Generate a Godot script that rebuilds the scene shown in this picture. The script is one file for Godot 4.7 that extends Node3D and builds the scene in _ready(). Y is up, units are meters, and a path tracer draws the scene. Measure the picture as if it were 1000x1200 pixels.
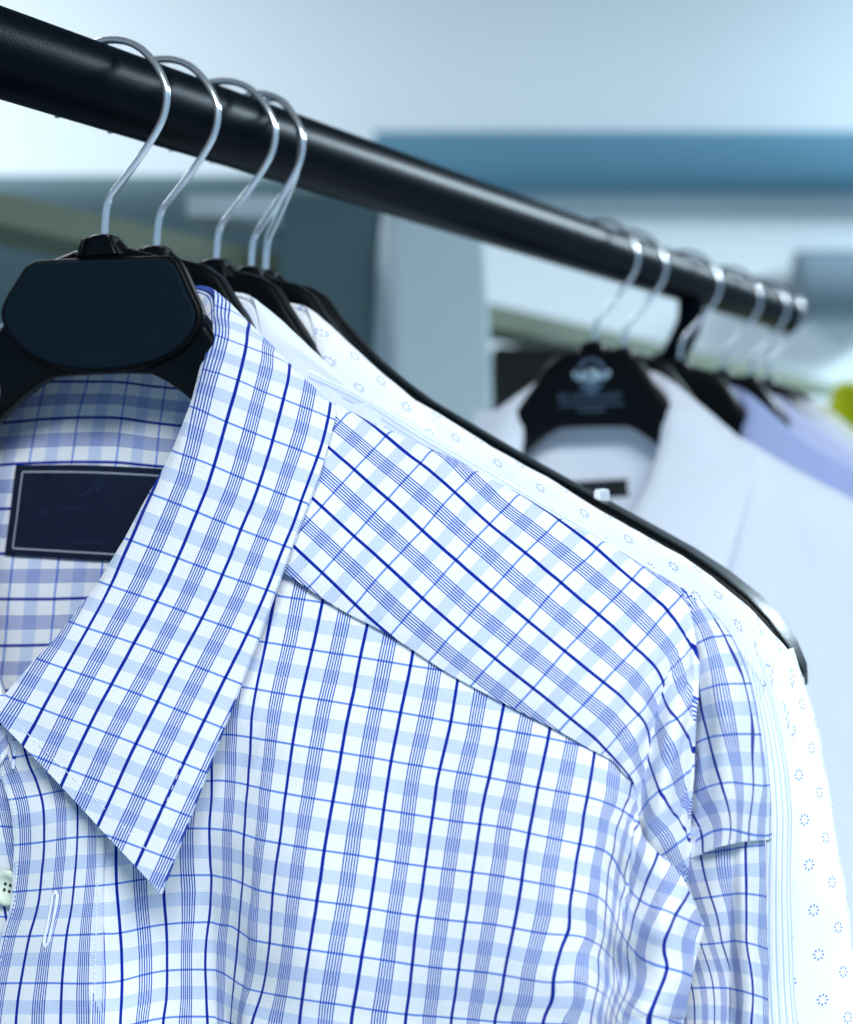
extends Node3D
# Shirts on black hangers along a black clothes rail. Units are metres; the patches of cloth below are in millimetres
# (x along the hanger, y up from the rail's axis, z to the shirt's front) with thread counts as u, v.

const COLLAR_LEAF := [15, 8, [
	-3.2, -64.9, -26, 1.42, -3.89, -2.9, -66.4, -26.5, 1.53, -4.05, -2.4, -69.5, -26.7, 1.72, -4.14, -1.6, -74.6, -26.9, 2.12, -4.25, -0.7, -80.7, -26.9, 2.67, -4.36, 0.2, -86.8, -26.7, 3.17, -4.45, 1, -92.7, -26.4, 3.7, -4.56, 1.7, -98.1, -26, 4.16, -4.61,
	11.2, -64.1, -24, 1.42, -3.02, 12.9, -65.7, -24.4, 1.53, -3.1, 15.5, -69.1, -24.5, 1.72, -3.06, 19.5, -74.7, -24.4, 2.12, -2.99, 23.9, -81.3, -24.2, 2.67, -2.88, 28.2, -87.9, -23.9, 3.17, -2.77, 32.3, -94.3, -23.5, 3.7, -2.68, 35.8, -100.2, -23, 4.16, -2.57,
	20.5, -62.4, -20, 1.42, -2.41, 23, -64.3, -20.2, 1.53, -2.44, 26.8, -68.2, -20.1, 1.72, -2.34, 32.7, -74.6, -19.9, 2.12, -2.15, 39.2, -82, -19.5, 2.67, -1.92, 45.5, -89.6, -19, 3.17, -1.69, 51.5, -96.9, -18.5, 3.7, -1.48, 56.6, -103.5, -18, 4.16, -1.27,
	28, -63.5, -15, 1.42, -1.87, 31, -65.5, -14.9, 1.53, -1.86, 35.5, -69.4, -14.6, 1.72, -1.71, 42.6, -75.9, -14, 2.12, -1.46, 50.4, -83.4, -13.2, 2.67, -1.15, 58, -91.1, -12.5, 3.17, -0.85, 65.1, -98.5, -11.7, 3.7, -0.57, 71.3, -105.2, -11, 4.16, -0.3,
	34.2, -66.4, -10, 1.42, -1.36, 37.3, -68.2, -9.6, 1.53, -1.35, 42.1, -71.7, -9, 1.72, -1.18, 49.5, -77.7, -8.1, 2.12, -0.91, 57.6, -84.6, -7, 2.67, -0.57, 65.7, -91.7, -5.9, 3.17, -0.24, 73.2, -98.4, -4.9, 3.7, 0.06, 79.7, -104.6, -4, 4.16, 0.35,
	38.4, -73, -4, 1.42, -0.77, 41.6, -74.2, -2.7, 1.53, -0.75, 46.3, -76.9, -1.7, 1.72, -0.59, 53.7, -81.7, -0.6, 2.12, -0.34, 61.7, -87.3, 0.2, 2.67, -0.05, 69.7, -93.2, 0.8, 3.17, 0.23, 77.1, -98.9, 1.1, 3.7, 0.49, 83.5, -104.1, 1, 4.16, 0.73,
	40.5, -79.9, 1, 1.36, -0.01, 43.8, -80.6, 2.6, 1.46, -0.02, 48.6, -83, 3.8, 1.68, 0.05, 55.9, -87.2, 5, 2.09, 0.2, 63.9, -92.5, 5.8, 2.61, 0.42, 71.8, -98, 6.2, 3.15, 0.65, 79.1, -103.3, 6.4, 3.68, 0.87, 85.2, -108.5, 6, 4.14, 1.08,
	40.5, -92.8, 7, 1.35, 1.16, 43.9, -93.3, 8.7, 1.46, 1.13, 48.8, -95.1, 10, 1.68, 1.17, 56.4, -98.6, 11.3, 2.07, 1.25, 64.6, -103, 12.3, 2.61, 1.34, 72.7, -107.6, 12.9, 3.13, 1.47, 80.3, -112.1, 13.2, 3.65, 1.6, 86.7, -116.5, 13, 4.14, 1.75,
	39.3, -102.6, 11, 1.29, 1.99, 42.8, -103, 12.9, 1.41, 1.96, 47.9, -104.9, 14.4, 1.64, 1.96, 55.8, -108.3, 16.3, 2.05, 2, 64.4, -112.6, 17.8, 2.57, 2.1, 72.8, -117.1, 18.9, 3.11, 2.22, 80.6, -121.5, 19.8, 3.65, 2.35, 87.3, -125.8, 20, 4.17, 2.48,
	36.8, -118.3, 19, 1.11, 3.15, 40.3, -118.6, 20.8, 1.24, 3.11, 45.5, -120.1, 22.3, 1.5, 3.12, 53.5, -123, 24, 1.94, 3.16, 62.2, -126.7, 25.3, 2.46, 3.2, 70.8, -130.7, 26.3, 3.03, 3.27, 78.7, -134.6, 26.9, 3.61, 3.35, 85.5, -138.4, 27, 4.14, 3.46,
	33.9, -126.8, 23, 0.97, 3.82, 37.5, -126.9, 24.7, 1.11, 3.77, 42.9, -128.2, 26.1, 1.39, 3.76, 51.2, -130.8, 27.6, 1.86, 3.76, 60.2, -134.1, 28.8, 2.42, 3.78, 69.1, -137.7, 29.6, 3.01, 3.82, 77.3, -141.2, 30.1, 3.6, 3.88, 84.4, -144.7, 30, 4.15, 3.97,
	25.6, -148.5, 32, 0.81, 5.45, 29.5, -148.5, 33.7, 0.97, 5.4, 35.3, -149.6, 35, 1.27, 5.38, 44.3, -151.9, 36.3, 1.77, 5.38, 54.2, -154.9, 37.3, 2.37, 5.39, 63.8, -158.2, 37.9, 3, 5.43, 72.8, -161.4, 38.2, 3.63, 5.49, 80.5, -164.7, 38, 4.2, 5.56,
	15.8, -167.3, 41, 0.5, 7.01, 19.9, -167.5, 42.6, 0.71, 6.98, 26.1, -169, 43.6, 1.12, 6.99, 35.7, -171.9, 44.7, 1.7, 7.05, 46.3, -175.6, 45.3, 2.36, 7.13, 56.6, -179.6, 45.5, 3.08, 7.2, 66.3, -183.5, 45.5, 3.75, 7.27, 74.6, -187.3, 45, 4.36, 7.35,
	4.1, -183.5, 49, 0.28, 8.52, 8.6, -184.3, 50.6, 0.48, 8.53, 15.2, -186.9, 51.6, 0.89, 8.62, 25.4, -191.6, 52.7, 1.56, 8.79, 36.7, -197.2, 53.3, 2.33, 8.99, 47.9, -203.1, 53.5, 3.11, 9.19, 58.3, -208.9, 53.5, 3.85, 9.38, 67.2, -214.3, 53, 4.53, 9.57,
	-3, -193.7, 53, 0.18, 9.47, 0.9, -196.2, 53.8, 0.44, 9.59, 7.3, -200.7, 54.7, 0.85, 9.82, 17.2, -208.1, 55.8, 1.53, 10.15, 28.4, -216.6, 56.8, 2.33, 10.55, 39.4, -225.2, 57.7, 3.16, 10.97, 49.9, -233.3, 58.5, 3.95, 11.38, 59, -240.7, 59, 4.66, 11.77,
]]
const NECK_INSIDE := [11, 10, [
	-73, -80.2, -15.1, -1.96, -2.44, -60.4, -80.5, -17.3, -1.92, -1.64, -47.6, -80.8, -18.8, -1.88, -0.83, -34.4, -81.1, -19.8, -1.85, -0.02, -21.1, -81.6, -20.3, -1.84, 0.81, -7.6, -82, -20.1, -1.87, 1.66, 6, -82.5, -19.4, -1.94, 2.52, 18, -83, -18.3, -2, 3.28, 30.1, -83.5, -16.8, -2.04, 4.02, 42.1, -84, -14.8, -2.07, 4.75,
	-72.9, -84.8, -15, -1.6, -2.38, -60.3, -85.1, -17.1, -1.57, -1.58, -47.4, -85.4, -18.7, -1.51, -0.77, -34.3, -85.7, -19.7, -1.47, 0.05, -21, -86.1, -20.1, -1.46, 0.87, -7.5, -86.5, -20, -1.49, 1.71, 6.1, -87, -19.2, -1.57, 2.58, 18.1, -87.4, -18.2, -1.64, 3.34, 30.1, -87.9, -16.6, -1.68, 4.08, 42.2, -88.4, -14.7, -1.71, 4.81,
	-72.7, -91.2, -14.8, -1.12, -2.29, -60.1, -91.4, -16.9, -1.07, -1.5, -47.3, -91.7, -18.5, -1.01, -0.69, -34.2, -92, -19.5, -0.94, 0.14, -20.9, -92.3, -19.9, -0.93, 0.96, -7.4, -92.6, -19.7, -0.95, 1.79, 6.2, -93.1, -19, -1.06, 2.66, 18.2, -93.4, -17.9, -1.14, 3.42, 30.3, -93.8, -16.4, -1.18, 4.15, 42.4, -94.3, -14.5, -1.22, 4.88,
	-72.4, -102.8, -14.4, -0.24, -2.13, -59.8, -102.9, -16.5, -0.17, -1.33, -47, -103.1, -18.1, -0.09, -0.53, -33.9, -103.3, -19.1, -0.02, 0.32, -20.6, -103.6, -19.5, 0.02, 1.16, -7.1, -103.8, -19.3, 0, 1.92, 6.5, -104.1, -18.6, -0.12, 2.79, 18.5, -104.4, -17.5, -0.2, 3.54, 30.5, -104.7, -16, -0.27, 4.27, 42.6, -105, -14.1, -0.33, 4.99,
	-72, -117.2, -13.9, 0.81, -1.92, -59.4, -117.3, -16, 0.87, -1.12, -46.6, -117.4, -17.6, 0.93, -0.31, -33.5, -117.5, -18.6, 0.96, 0.5, -20.2, -117.6, -19, 0.97, 1.29, -6.8, -117.8, -18.8, 0.96, 2.05, 6.8, -117.9, -18.1, 0.88, 2.9, 18.8, -118.1, -17, 0.83, 3.65, 30.8, -118.3, -15.5, 0.78, 4.38, 42.9, -118.4, -13.6, 0.72, 5.11,
	-71.6, -131.6, -13.4, 1.82, -1.73, -59.1, -131.6, -15.5, 1.86, -0.92, -46.2, -131.7, -17.1, 1.89, -0.13, -33.2, -131.7, -18.1, 1.9, 0.65, -19.9, -131.7, -18.5, 1.9, 1.41, -6.5, -131.7, -18.3, 1.88, 2.19, 7.1, -131.7, -17.6, 1.84, 3.01, 19.1, -131.8, -16.5, 1.8, 3.75, 31.1, -131.8, -15, 1.77, 4.48, 43.2, -131.8, -13.1, 1.74, 5.21,
	-71.2, -146, -12.9, 2.79, -1.55, -58.7, -146, -15, 2.82, -0.75, -45.9, -145.9, -16.6, 2.84, 0.03, -32.8, -145.8, -17.6, 2.85, 0.78, -19.5, -145.7, -18, 2.85, 1.54, -6.1, -145.6, -17.8, 2.83, 2.32, 7.5, -145.5, -17.1, 2.81, 3.13, 19.4, -145.4, -16, 2.78, 3.85, 31.4, -145.3, -14.5, 2.76, 4.58, 43.5, -145.2, -12.6, 2.73, 5.3,
	-70.7, -163.2, -12.3, 3.93, -1.39, -58.2, -163.1, -14.4, 3.96, -0.6, -45.4, -162.9, -16, 3.96, 0.17, -32.4, -162.7, -17, 3.96, 0.91, -19.1, -162.5, -17.4, 3.98, 1.67, -5.7, -162.3, -17.2, 3.98, 2.45, 7.8, -162, -16.5, 3.97, 3.26, 19.8, -161.8, -15.4, 3.95, 3.98, 31.8, -161.5, -13.9, 3.93, 4.7, 43.8, -161.2, -12, 3.91, 5.42,
	-70.3, -180.4, -11.7, 5.05, -1.26, -57.8, -180.2, -13.8, 5.06, -0.49, -45, -179.9, -15.4, 5.06, 0.26, -32, -179.6, -16.4, 5.08, 1.01, -18.7, -179.3, -16.8, 5.1, 1.79, -5.3, -178.9, -16.6, 5.11, 2.58, 8.2, -178.5, -15.9, 5.11, 3.39, 20.2, -178.1, -14.8, 5.11, 4.11, 32.2, -177.6, -13.3, 5.1, 4.83, 44.2, -177.2, -11.4, 5.09, 5.55,
	-69.7, -200.5, -11, 6.39, -1.11, -57.2, -200.1, -13.1, 6.39, -0.34, -44.5, -199.7, -14.7, 6.4, 0.42, -31.5, -199.3, -15.7, 6.41, 1.19, -18.2, -198.8, -16.1, 6.43, 1.97, -4.8, -198.2, -15.9, 6.44, 2.76, 8.7, -197.6, -15.2, 6.45, 3.57, 20.6, -197, -14.1, 6.46, 4.28, 32.6, -196.4, -12.6, 6.46, 5, 44.6, -195.8, -10.7, 6.45, 5.72,
	-69.1, -220.4, -10.3, 7.76, -0.96, -56.7, -220, -12.4, 7.76, -0.18, -43.9, -219.5, -14, 7.77, 0.6, -31, -218.9, -15, 7.78, 1.37, -17.8, -218.3, -15.4, 7.79, 2.16, -4.4, -217.5, -15.2, 7.8, 2.95, 9.1, -216.7, -14.5, 7.81, 3.76, 21, -216, -13.4, 7.82, 4.47, 33, -215.2, -11.9, 7.82, 5.18, 45, -214.3, -10, 7.83, 5.89,
]]
const NECK_LABEL := [5, 6, [
	-45.7, -118.9, -16.3, 0, 0, -32.1, -118.9, -17.3, 0.2, 0, -18.3, -119.1, -17.7, 0.4, 0, -4.3, -119.7, -17.5, 0.6, 0, 9.8, -120.5, -16.7, 0.8, 0, 24.1, -121.5, -15.2, 1, 0,
	-46.6, -126.3, -15.9, 0, 0.25, -33.1, -126.5, -17, 0.2, 0.25, -19.3, -126.8, -17.5, 0.4, 0.25, -5.3, -127.4, -17.3, 0.6, 0.25, 8.8, -128.1, -16.5, 0.8, 0.25, 23, -129, -15.1, 1, 0.25,
	-47.5, -133.8, -15.6, 0, 0.5, -34, -134.1, -16.7, 0.2, 0.5, -20.3, -134.5, -17.2, 0.4, 0.5, -6.3, -135.1, -17, 0.6, 0.5, 7.8, -135.8, -16.3, 0.8, 0.5, 22, -136.5, -14.9, 1, 0.5,
	-48.5, -141.3, -15.2, 0, 0.75, -35, -141.7, -16.3, 0.2, 0.75, -21.2, -142.3, -16.9, 0.4, 0.75, -7.3, -142.8, -16.8, 0.6, 0.75, 6.8, -143.5, -16.1, 0.8, 0.75, 21, -144.1, -14.8, 1, 0.75,
	-49.4, -148.7, -14.8, 0, 1, -35.9, -149.4, -16, 0.2, 1, -22.2, -150, -16.6, 0.4, 1, -8.3, -150.6, -16.5, 0.6, 1, 5.8, -151.1, -15.9, 0.8, 1, 20, -151.7, -14.6, 1, 1,
]]
const FRONT_PANEL := [20, 28, [
	28.2, -199.3, 47.8, -2.76, 3.03, 32.1, -200.7, 46.4, -2.44, 3.14, 35.6, -200, 44.8, -2.14, 3.1, 47.3, -196.3, 39.4, -1.17, 2.86, 58.3, -187.4, 37, -0.37, 2.24, 64.7, -178.7, 34.9, 0.11, 1.6, 70.6, -170.2, 31.4, 0.54, 0.92, 74.9, -162.8, 28.1, 0.86, 0.33, 77, -156.7, 25.8, 1, -0.14, 79.9, -151.3, 24, 1.17, -0.57, 92, -158.7, 25.1, 1.98, -0.14, 106.4, -165, 25.4, 2.98, 0.19, 120.6, -172.3, 25.4, 3.98, 0.6, 134.9, -178.8, 25.1, 5.01, 0.96, 148.3, -185.4, 25.1, 5.98, 1.33, 161.9, -192, 25.3, 6.98, 1.69, 174.8, -197.9, 25.5, 7.98, 1.95, 179.2, -199.5, 25.5, 8.36, 1.98, 182.4, -202.1, 25.6, 8.67, 2.09, 184.6, -205.2, 25.1, 8.92, 2.25, 185.5, -210.5, 22.6, 9.25, 2.54, 186.1, -217.4, 22.2, 10.02, 2.96, 189.1, -222.1, 24.7, 10.61, 3.08, 192.9, -225.1, 25.4, 11.01, 3, 196.7, -228.4, 25.4, 11.41, 3.05, 199.8, -232.2, 25.6, 11.79, 3.25, 202.2, -238.1, 24.4, 12.28, 3.63, 203.8, -243.7, 21.3, 12.72, 3.96,
	29.1, -206.1, 49.1, -2.7, 3.49, 32.8, -207.4, 47.6, -2.38, 3.6, 36.5, -206.7, 46, -2.08, 3.56, 47.7, -203.4, 40, -1.13, 3.36, 59.2, -195.1, 38.1, -0.3, 2.8, 66.2, -187, 37.5, 0.2, 2.22, 72.2, -179.2, 35.2, 0.65, 1.6, 76.3, -172.5, 32.3, 0.93, 1.05, 78.3, -167, 29.9, 1.06, 0.61, 81, -162.1, 27.8, 1.25, 0.22, 93.4, -168.7, 28.9, 2.09, 0.6, 107.7, -174.3, 28.9, 3.09, 0.89, 122, -180.8, 28.7, 4.08, 1.25, 136.1, -186.6, 28.3, 5.09, 1.56, 149.4, -192.5, 28.4, 6.06, 1.89, 163.2, -198.4, 28.9, 7.06, 2.18, 175.7, -203.6, 29.4, 8.01, 2.43, 179.9, -205.1, 28.6, 8.39, 2.45, 182.5, -207.6, 27.3, 8.67, 2.54, 184, -210.8, 24.7, 8.97, 2.67, 184.9, -215.6, 22.8, 9.57, 2.92, 186.7, -221.4, 25.7, 10.19, 3.24, 189.2, -225.8, 27, 10.63, 3.3, 192.7, -228.6, 27, 11.07, 3.24, 196.6, -231.6, 27.6, 11.47, 3.31, 199.8, -235, 27.8, 11.86, 3.51, 202.1, -240.5, 25.8, 12.37, 3.85, 203.8, -245.7, 22.6, 12.75, 4.14,
	28.9, -213, 48.9, -2.65, 3.96, 32.5, -214.3, 47.2, -2.33, 4.05, 36.2, -213.6, 45.6, -2.02, 4.03, 47.6, -210.6, 39.9, -1.09, 3.87, 59.2, -203, 37.7, -0.25, 3.36, 66.5, -195.5, 38.2, 0.26, 2.82, 73.3, -188.2, 37.9, 0.75, 2.27, 77.4, -182.1, 35.8, 1.05, 1.78, 79.4, -177.1, 33.6, 1.17, 1.38, 82.1, -172.7, 31.6, 1.34, 1.01, 94.5, -178.6, 32, 2.22, 1.34, 108.8, -183.5, 31.8, 3.2, 1.59, 123, -189.3, 31.3, 4.19, 1.9, 137, -194.5, 30.7, 5.18, 2.15, 150.2, -199.6, 30.9, 6.15, 2.43, 164.2, -204.8, 31.9, 7.15, 2.67, 176.1, -209.4, 31.9, 8.05, 2.91, 179.9, -210.9, 30.1, 8.41, 2.92, 181.9, -213.5, 27.2, 8.75, 3, 183.4, -216.3, 24.8, 9.28, 3.09, 185.3, -220.3, 25.6, 9.9, 3.27, 186.5, -225.7, 27.1, 10.22, 3.5, 188.4, -230, 26.5, 10.72, 3.53, 192.1, -232.4, 27.4, 11.15, 3.5, 196.5, -234.7, 29.3, 11.56, 3.6, 199.7, -237.8, 29.5, 11.97, 3.78, 201.7, -243, 26.4, 12.44, 4.07, 203.6, -247.7, 23.6, 12.76, 4.31,
	28.6, -220.1, 48.5, -2.6, 4.42, 32.1, -221.2, 46.6, -2.28, 4.52, 35.8, -220.6, 44.9, -1.97, 4.5, 47.7, -217.7, 40.1, -1.04, 4.39, 59.6, -210.9, 37.9, -0.23, 3.93, 66.1, -204.1, 37.7, 0.26, 3.45, 73.4, -197.2, 39.2, 0.77, 2.93, 78.4, -191.6, 39.1, 1.13, 2.49, 80.6, -187.1, 37.5, 1.29, 2.13, 83.3, -183.2, 35.6, 1.47, 1.8, 95.8, -188.3, 35.7, 2.35, 2.08, 109.9, -192.6, 34.8, 3.31, 2.28, 124, -197.8, 33.7, 4.31, 2.53, 137.8, -202.2, 32.9, 5.3, 2.74, 151.1, -206.7, 33.3, 6.25, 2.97, 165.1, -211.1, 34.6, 7.24, 3.18, 176.1, -215.3, 33.5, 8.1, 3.4, 179.7, -216.8, 30.9, 8.53, 3.4, 181.8, -219.1, 28.4, 8.99, 3.45, 183.7, -221.5, 27.3, 9.48, 3.49, 185.3, -225.1, 27.3, 9.95, 3.58, 185.7, -230.4, 26.3, 10.35, 3.72, 187.4, -234.3, 25.7, 10.77, 3.79, 191.8, -235.9, 28.8, 11.22, 3.79, 196.6, -237.7, 31.9, 11.66, 3.9, 199.6, -240.6, 31.2, 12.07, 4.04, 201.4, -245.5, 27.4, 12.46, 4.28, 203.5, -249.7, 24.8, 12.75, 4.48,
	28.7, -227, 48.7, -2.57, 4.89, 32.2, -228, 46.9, -2.25, 4.98, 35.9, -227.5, 44.9, -1.93, 4.98, 47.7, -224.9, 40.2, -1, 4.91, 60.5, -218.6, 38.9, -0.21, 4.51, 66.5, -212.5, 38.6, 0.26, 4.09, 72.7, -206.5, 38.9, 0.74, 3.62, 78, -201.3, 40, 1.11, 3.21, 81.2, -197.1, 40.3, 1.32, 2.88, 84.5, -193.5, 39.5, 1.56, 2.59, 97, -197.9, 39.1, 2.45, 2.81, 110.8, -201.7, 37.5, 3.4, 2.97, 124.8, -206.1, 35.8, 4.42, 3.16, 138.5, -210, 35, 5.41, 3.34, 151.8, -213.7, 35.6, 6.35, 3.54, 165.8, -217.5, 36.6, 7.32, 3.71, 175.7, -221.4, 34.1, 8.12, 3.88, 179.3, -222.7, 31.3, 8.57, 3.89, 181.7, -224.7, 29.3, 9.04, 3.89, 183.4, -226.9, 28, 9.6, 3.83, 184.4, -230.4, 26.5, 10.09, 3.83, 184.5, -235.2, 24.7, 10.37, 4.02, 187.2, -238.1, 27, 10.83, 4.1, 192.2, -239.1, 31.8, 11.31, 4.09, 196.9, -240.6, 34.9, 11.76, 4.17, 199.3, -243.5, 32.3, 12.13, 4.27, 201.2, -247.9, 28.6, 12.45, 4.48, 203.4, -251.6, 26, 12.72, 4.65,
	29.1, -233.8, 49.4, -2.56, 5.38, 32.6, -234.7, 47.5, -2.25, 5.47, 36.2, -234.3, 45.4, -1.92, 5.47, 47.5, -232.2, 39.9, -1, 5.45, 61, -226.3, 39.4, -0.15, 5.09, 67.4, -220.8, 40.3, 0.27, 4.7, 73.3, -215.4, 40.9, 0.73, 4.3, 77.6, -210.9, 41, 1.08, 3.93, 80.6, -207.2, 41, 1.31, 3.63, 84.5, -203.9, 41.2, 1.59, 3.37, 97.9, -207.5, 41.8, 2.54, 3.53, 111.5, -210.7, 39.6, 3.48, 3.64, 125.4, -214.5, 37.5, 4.5, 3.8, 139.2, -217.7, 37.1, 5.48, 3.94, 152.5, -220.7, 37.9, 6.43, 4.13, 166.3, -223.8, 38.2, 7.39, 4.24, 175.5, -227.4, 35.1, 8.18, 4.37, 179, -228.7, 31.8, 8.67, 4.32, 181.1, -230.5, 29.2, 9.2, 4.22, 182.4, -232.6, 26.8, 9.71, 4.13, 183.2, -235.9, 24.7, 10.13, 4.19, 184.6, -239.4, 26.8, 10.48, 4.41, 187.8, -241.5, 30.5, 10.94, 4.42, 192.2, -242.4, 34.1, 11.43, 4.37, 196.2, -244, 35.2, 11.84, 4.41, 198.7, -246.6, 32.7, 12.14, 4.51, 201, -250.3, 29.7, 12.4, 4.68, 203.3, -253.6, 27, 12.68, 4.81,
	29.6, -240.6, 50.1, -2.58, 5.87, 33, -241.4, 48.2, -2.27, 5.95, 36.5, -241.1, 45.9, -1.93, 5.96, 47, -239.6, 39.1, -1.01, 5.98, 60.9, -234.3, 38.7, -0.13, 5.68, 67.4, -229.3, 40.4, 0.31, 5.33, 73.4, -224.4, 42.1, 0.74, 4.97, 77.9, -220.4, 43.1, 1.07, 4.64, 81.1, -217.1, 43.5, 1.32, 4.38, 84.8, -214.3, 43.5, 1.62, 4.13, 98.4, -217.1, 44, 2.62, 4.24, 111.9, -219.7, 41.4, 3.55, 4.32, 126, -222.9, 39.1, 4.57, 4.43, 139.9, -225.3, 39.1, 5.56, 4.55, 153.2, -227.7, 39.9, 6.49, 4.69, 166.7, -230.2, 39.7, 7.46, 4.77, 175.5, -233.2, 36.7, 8.19, 4.86, 179.1, -234.3, 33.4, 8.67, 4.81, 180.9, -236.1, 30.2, 9.23, 4.74, 182, -238.1, 27.2, 9.81, 4.63, 183.8, -240.3, 28.1, 10.25, 4.61, 185.4, -243.1, 30.7, 10.53, 4.7, 187.7, -245.3, 32.1, 10.99, 4.71, 191.3, -246.4, 33.5, 11.5, 4.65, 195.1, -247.7, 34, 11.85, 4.66, 198.1, -249.7, 32.8, 12.08, 4.74, 200.8, -252.7, 30.7, 12.32, 4.87, 203.1, -255.7, 27.9, 12.65, 4.96,
	29.8, -247.4, 50.5, -2.61, 6.37, 33, -248.1, 48.4, -2.3, 6.43, 36.5, -248, 45.8, -1.96, 6.45, 46.2, -247, 38, -1.03, 6.5, 60.2, -242.5, 37.1, -0.15, 6.27, 66.6, -238.1, 39.2, 0.3, 5.96, 72.5, -233.7, 41.3, 0.74, 5.63, 76.9, -230.2, 42.8, 1.06, 5.34, 80.3, -227.3, 43.8, 1.31, 5.1, 84.5, -224.7, 44.8, 1.63, 4.89, 98.7, -226.7, 45.6, 2.7, 4.95, 112.4, -228.7, 43.1, 3.62, 5, 126.7, -231.1, 40.9, 4.65, 5.05, 140.5, -232.9, 40.9, 5.63, 5.14, 153.6, -234.6, 41.5, 6.56, 5.24, 167, -236.6, 40.8, 7.51, 5.29, 175.3, -239.1, 37.6, 8.23, 5.39, 179, -240.1, 34.4, 8.68, 5.31, 181.1, -241.5, 31.9, 9.18, 5.14, 182.8, -242.9, 31, 9.8, 4.97, 184.4, -244.7, 31.3, 10.25, 4.92, 185.1, -247.5, 31.4, 10.6, 5.09, 186.7, -249.6, 31.1, 11.06, 5.09, 190, -250.5, 31.8, 11.5, 4.94, 194, -251.5, 32.9, 11.8, 4.93, 197.5, -252.8, 33, 11.98, 4.96, 200.5, -255.2, 31.7, 12.28, 5.05, 202.8, -257.8, 28.4, 12.63, 5.11,
	29.7, -254.4, 50.4, -2.64, 6.87, 32.8, -255, 48, -2.34, 6.92, 36.1, -255, 45.2, -2, 6.92, 45.8, -254.4, 37.2, -1.07, 7.01, 59.3, -250.7, 35.2, -0.09, 6.85, 65.4, -247, 37.3, 0.3, 6.59, 71, -243.3, 39.8, 0.7, 6.31, 75.3, -240.2, 41.7, 1.03, 6.05, 78.9, -237.7, 43.1, 1.32, 5.83, 83.4, -235.4, 44.6, 1.68, 5.64, 99.1, -236.2, 47.4, 2.76, 5.65, 113.2, -237.5, 45.4, 3.69, 5.66, 127.4, -239.3, 42.9, 4.72, 5.67, 141, -240.5, 42.4, 5.7, 5.72, 153.8, -241.7, 42.5, 6.63, 5.8, 167, -243.1, 41.4, 7.58, 5.8, 174.9, -245.2, 37.9, 8.19, 5.91, 178.6, -246.1, 34.7, 8.64, 5.79, 180.9, -247.1, 32.8, 9.21, 5.62, 182.5, -248.2, 31.7, 9.9, 5.49, 183.6, -249.9, 30.9, 10.42, 5.49, 183.9, -252.4, 29.7, 10.61, 5.6, 185.3, -254.2, 28.8, 10.92, 5.48, 188.6, -254.8, 30, 11.37, 5.23, 193.1, -255.1, 32.4, 11.72, 5.13, 197, -255.8, 33.6, 11.97, 5.14, 200.1, -257.7, 32.3, 12.29, 5.2, 202.4, -260, 28.5, 12.64, 5.26,
	29.6, -261.3, 50.4, -2.67, 7.35, 32.6, -261.9, 47.9, -2.37, 7.4, 35.9, -262, 44.8, -2.03, 7.42, 45.5, -261.8, 36.8, -1.1, 7.54, 58.8, -258.9, 34.1, -0, 7.42, 64.1, -256.1, 35.3, 0.39, 7.22, 69.2, -253, 37.7, 0.73, 7.02, 73.5, -250.4, 40.2, 1, 6.8, 77.5, -248.1, 42.5, 1.29, 6.6, 82.6, -246, 45, 1.68, 6.41, 99.6, -245.6, 49.5, 2.82, 6.36, 113.7, -246.4, 47.2, 3.77, 6.34, 127.8, -247.5, 44.2, 4.8, 6.31, 141.1, -248.3, 43, 5.78, 6.32, 153.7, -248.9, 42.8, 6.71, 6.36, 167, -249.7, 41.6, 7.7, 6.32, 174.5, -251.2, 38.5, 8.34, 6.43, 178.2, -252, 35, 8.83, 6.36, 180.1, -253, 32.2, 9.42, 6.23, 181.4, -254.1, 30.1, 9.93, 6.08, 182.1, -255.6, 28.5, 10.23, 5.95, 182.4, -257.6, 27.2, 10.37, 5.88, 184, -258.7, 27.2, 10.73, 5.68, 187.9, -258.6, 30, 11.26, 5.41, 192.6, -258.4, 33.3, 11.71, 5.29, 196.5, -258.8, 34.3, 12.01, 5.31, 199.5, -260.3, 32.3, 12.32, 5.37, 201.8, -262.3, 28.2, 12.65, 5.42,
	29.8, -268.2, 50.7, -2.69, 7.84, 32.8, -268.6, 48.2, -2.39, 7.87, 36.1, -268.8, 45, -2.04, 7.9, 45.5, -269, 36.9, -1.11, 8.08, 59.4, -266.7, 34.6, 0.05, 8, 64.3, -264.5, 35.9, 0.45, 7.85, 68.5, -262.4, 37.6, 0.76, 7.66, 72, -260.5, 39.3, 1, 7.48, 76.1, -258.6, 41.7, 1.26, 7.31, 81.8, -256.5, 45.3, 1.62, 7.15, 99.5, -255.2, 50.4, 2.88, 7.09, 113.5, -255.4, 47.7, 3.85, 7.02, 127.7, -256, 44.3, 4.87, 6.95, 140.8, -256.2, 42.9, 5.85, 6.93, 153.3, -256.3, 42.4, 6.8, 6.93, 166.7, -256.4, 41.4, 7.81, 6.84, 174.3, -257.1, 39.4, 8.36, 6.92, 178.4, -257.5, 36.8, 8.77, 6.79, 180.1, -258.4, 33.7, 9.25, 6.59, 180.8, -259.7, 30, 9.74, 6.36, 181.6, -260.7, 28.7, 10.09, 6.2, 182.7, -261.5, 29.6, 10.33, 6.13, 184.7, -261.9, 30.8, 10.76, 5.88, 188.3, -261.6, 33.3, 11.32, 5.64, 192.7, -261.2, 35.7, 11.77, 5.54, 196.1, -261.7, 35.1, 12.06, 5.54, 198.9, -263.1, 32, 12.35, 5.58, 201.2, -264.6, 27.6, 12.66, 5.6,
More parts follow.
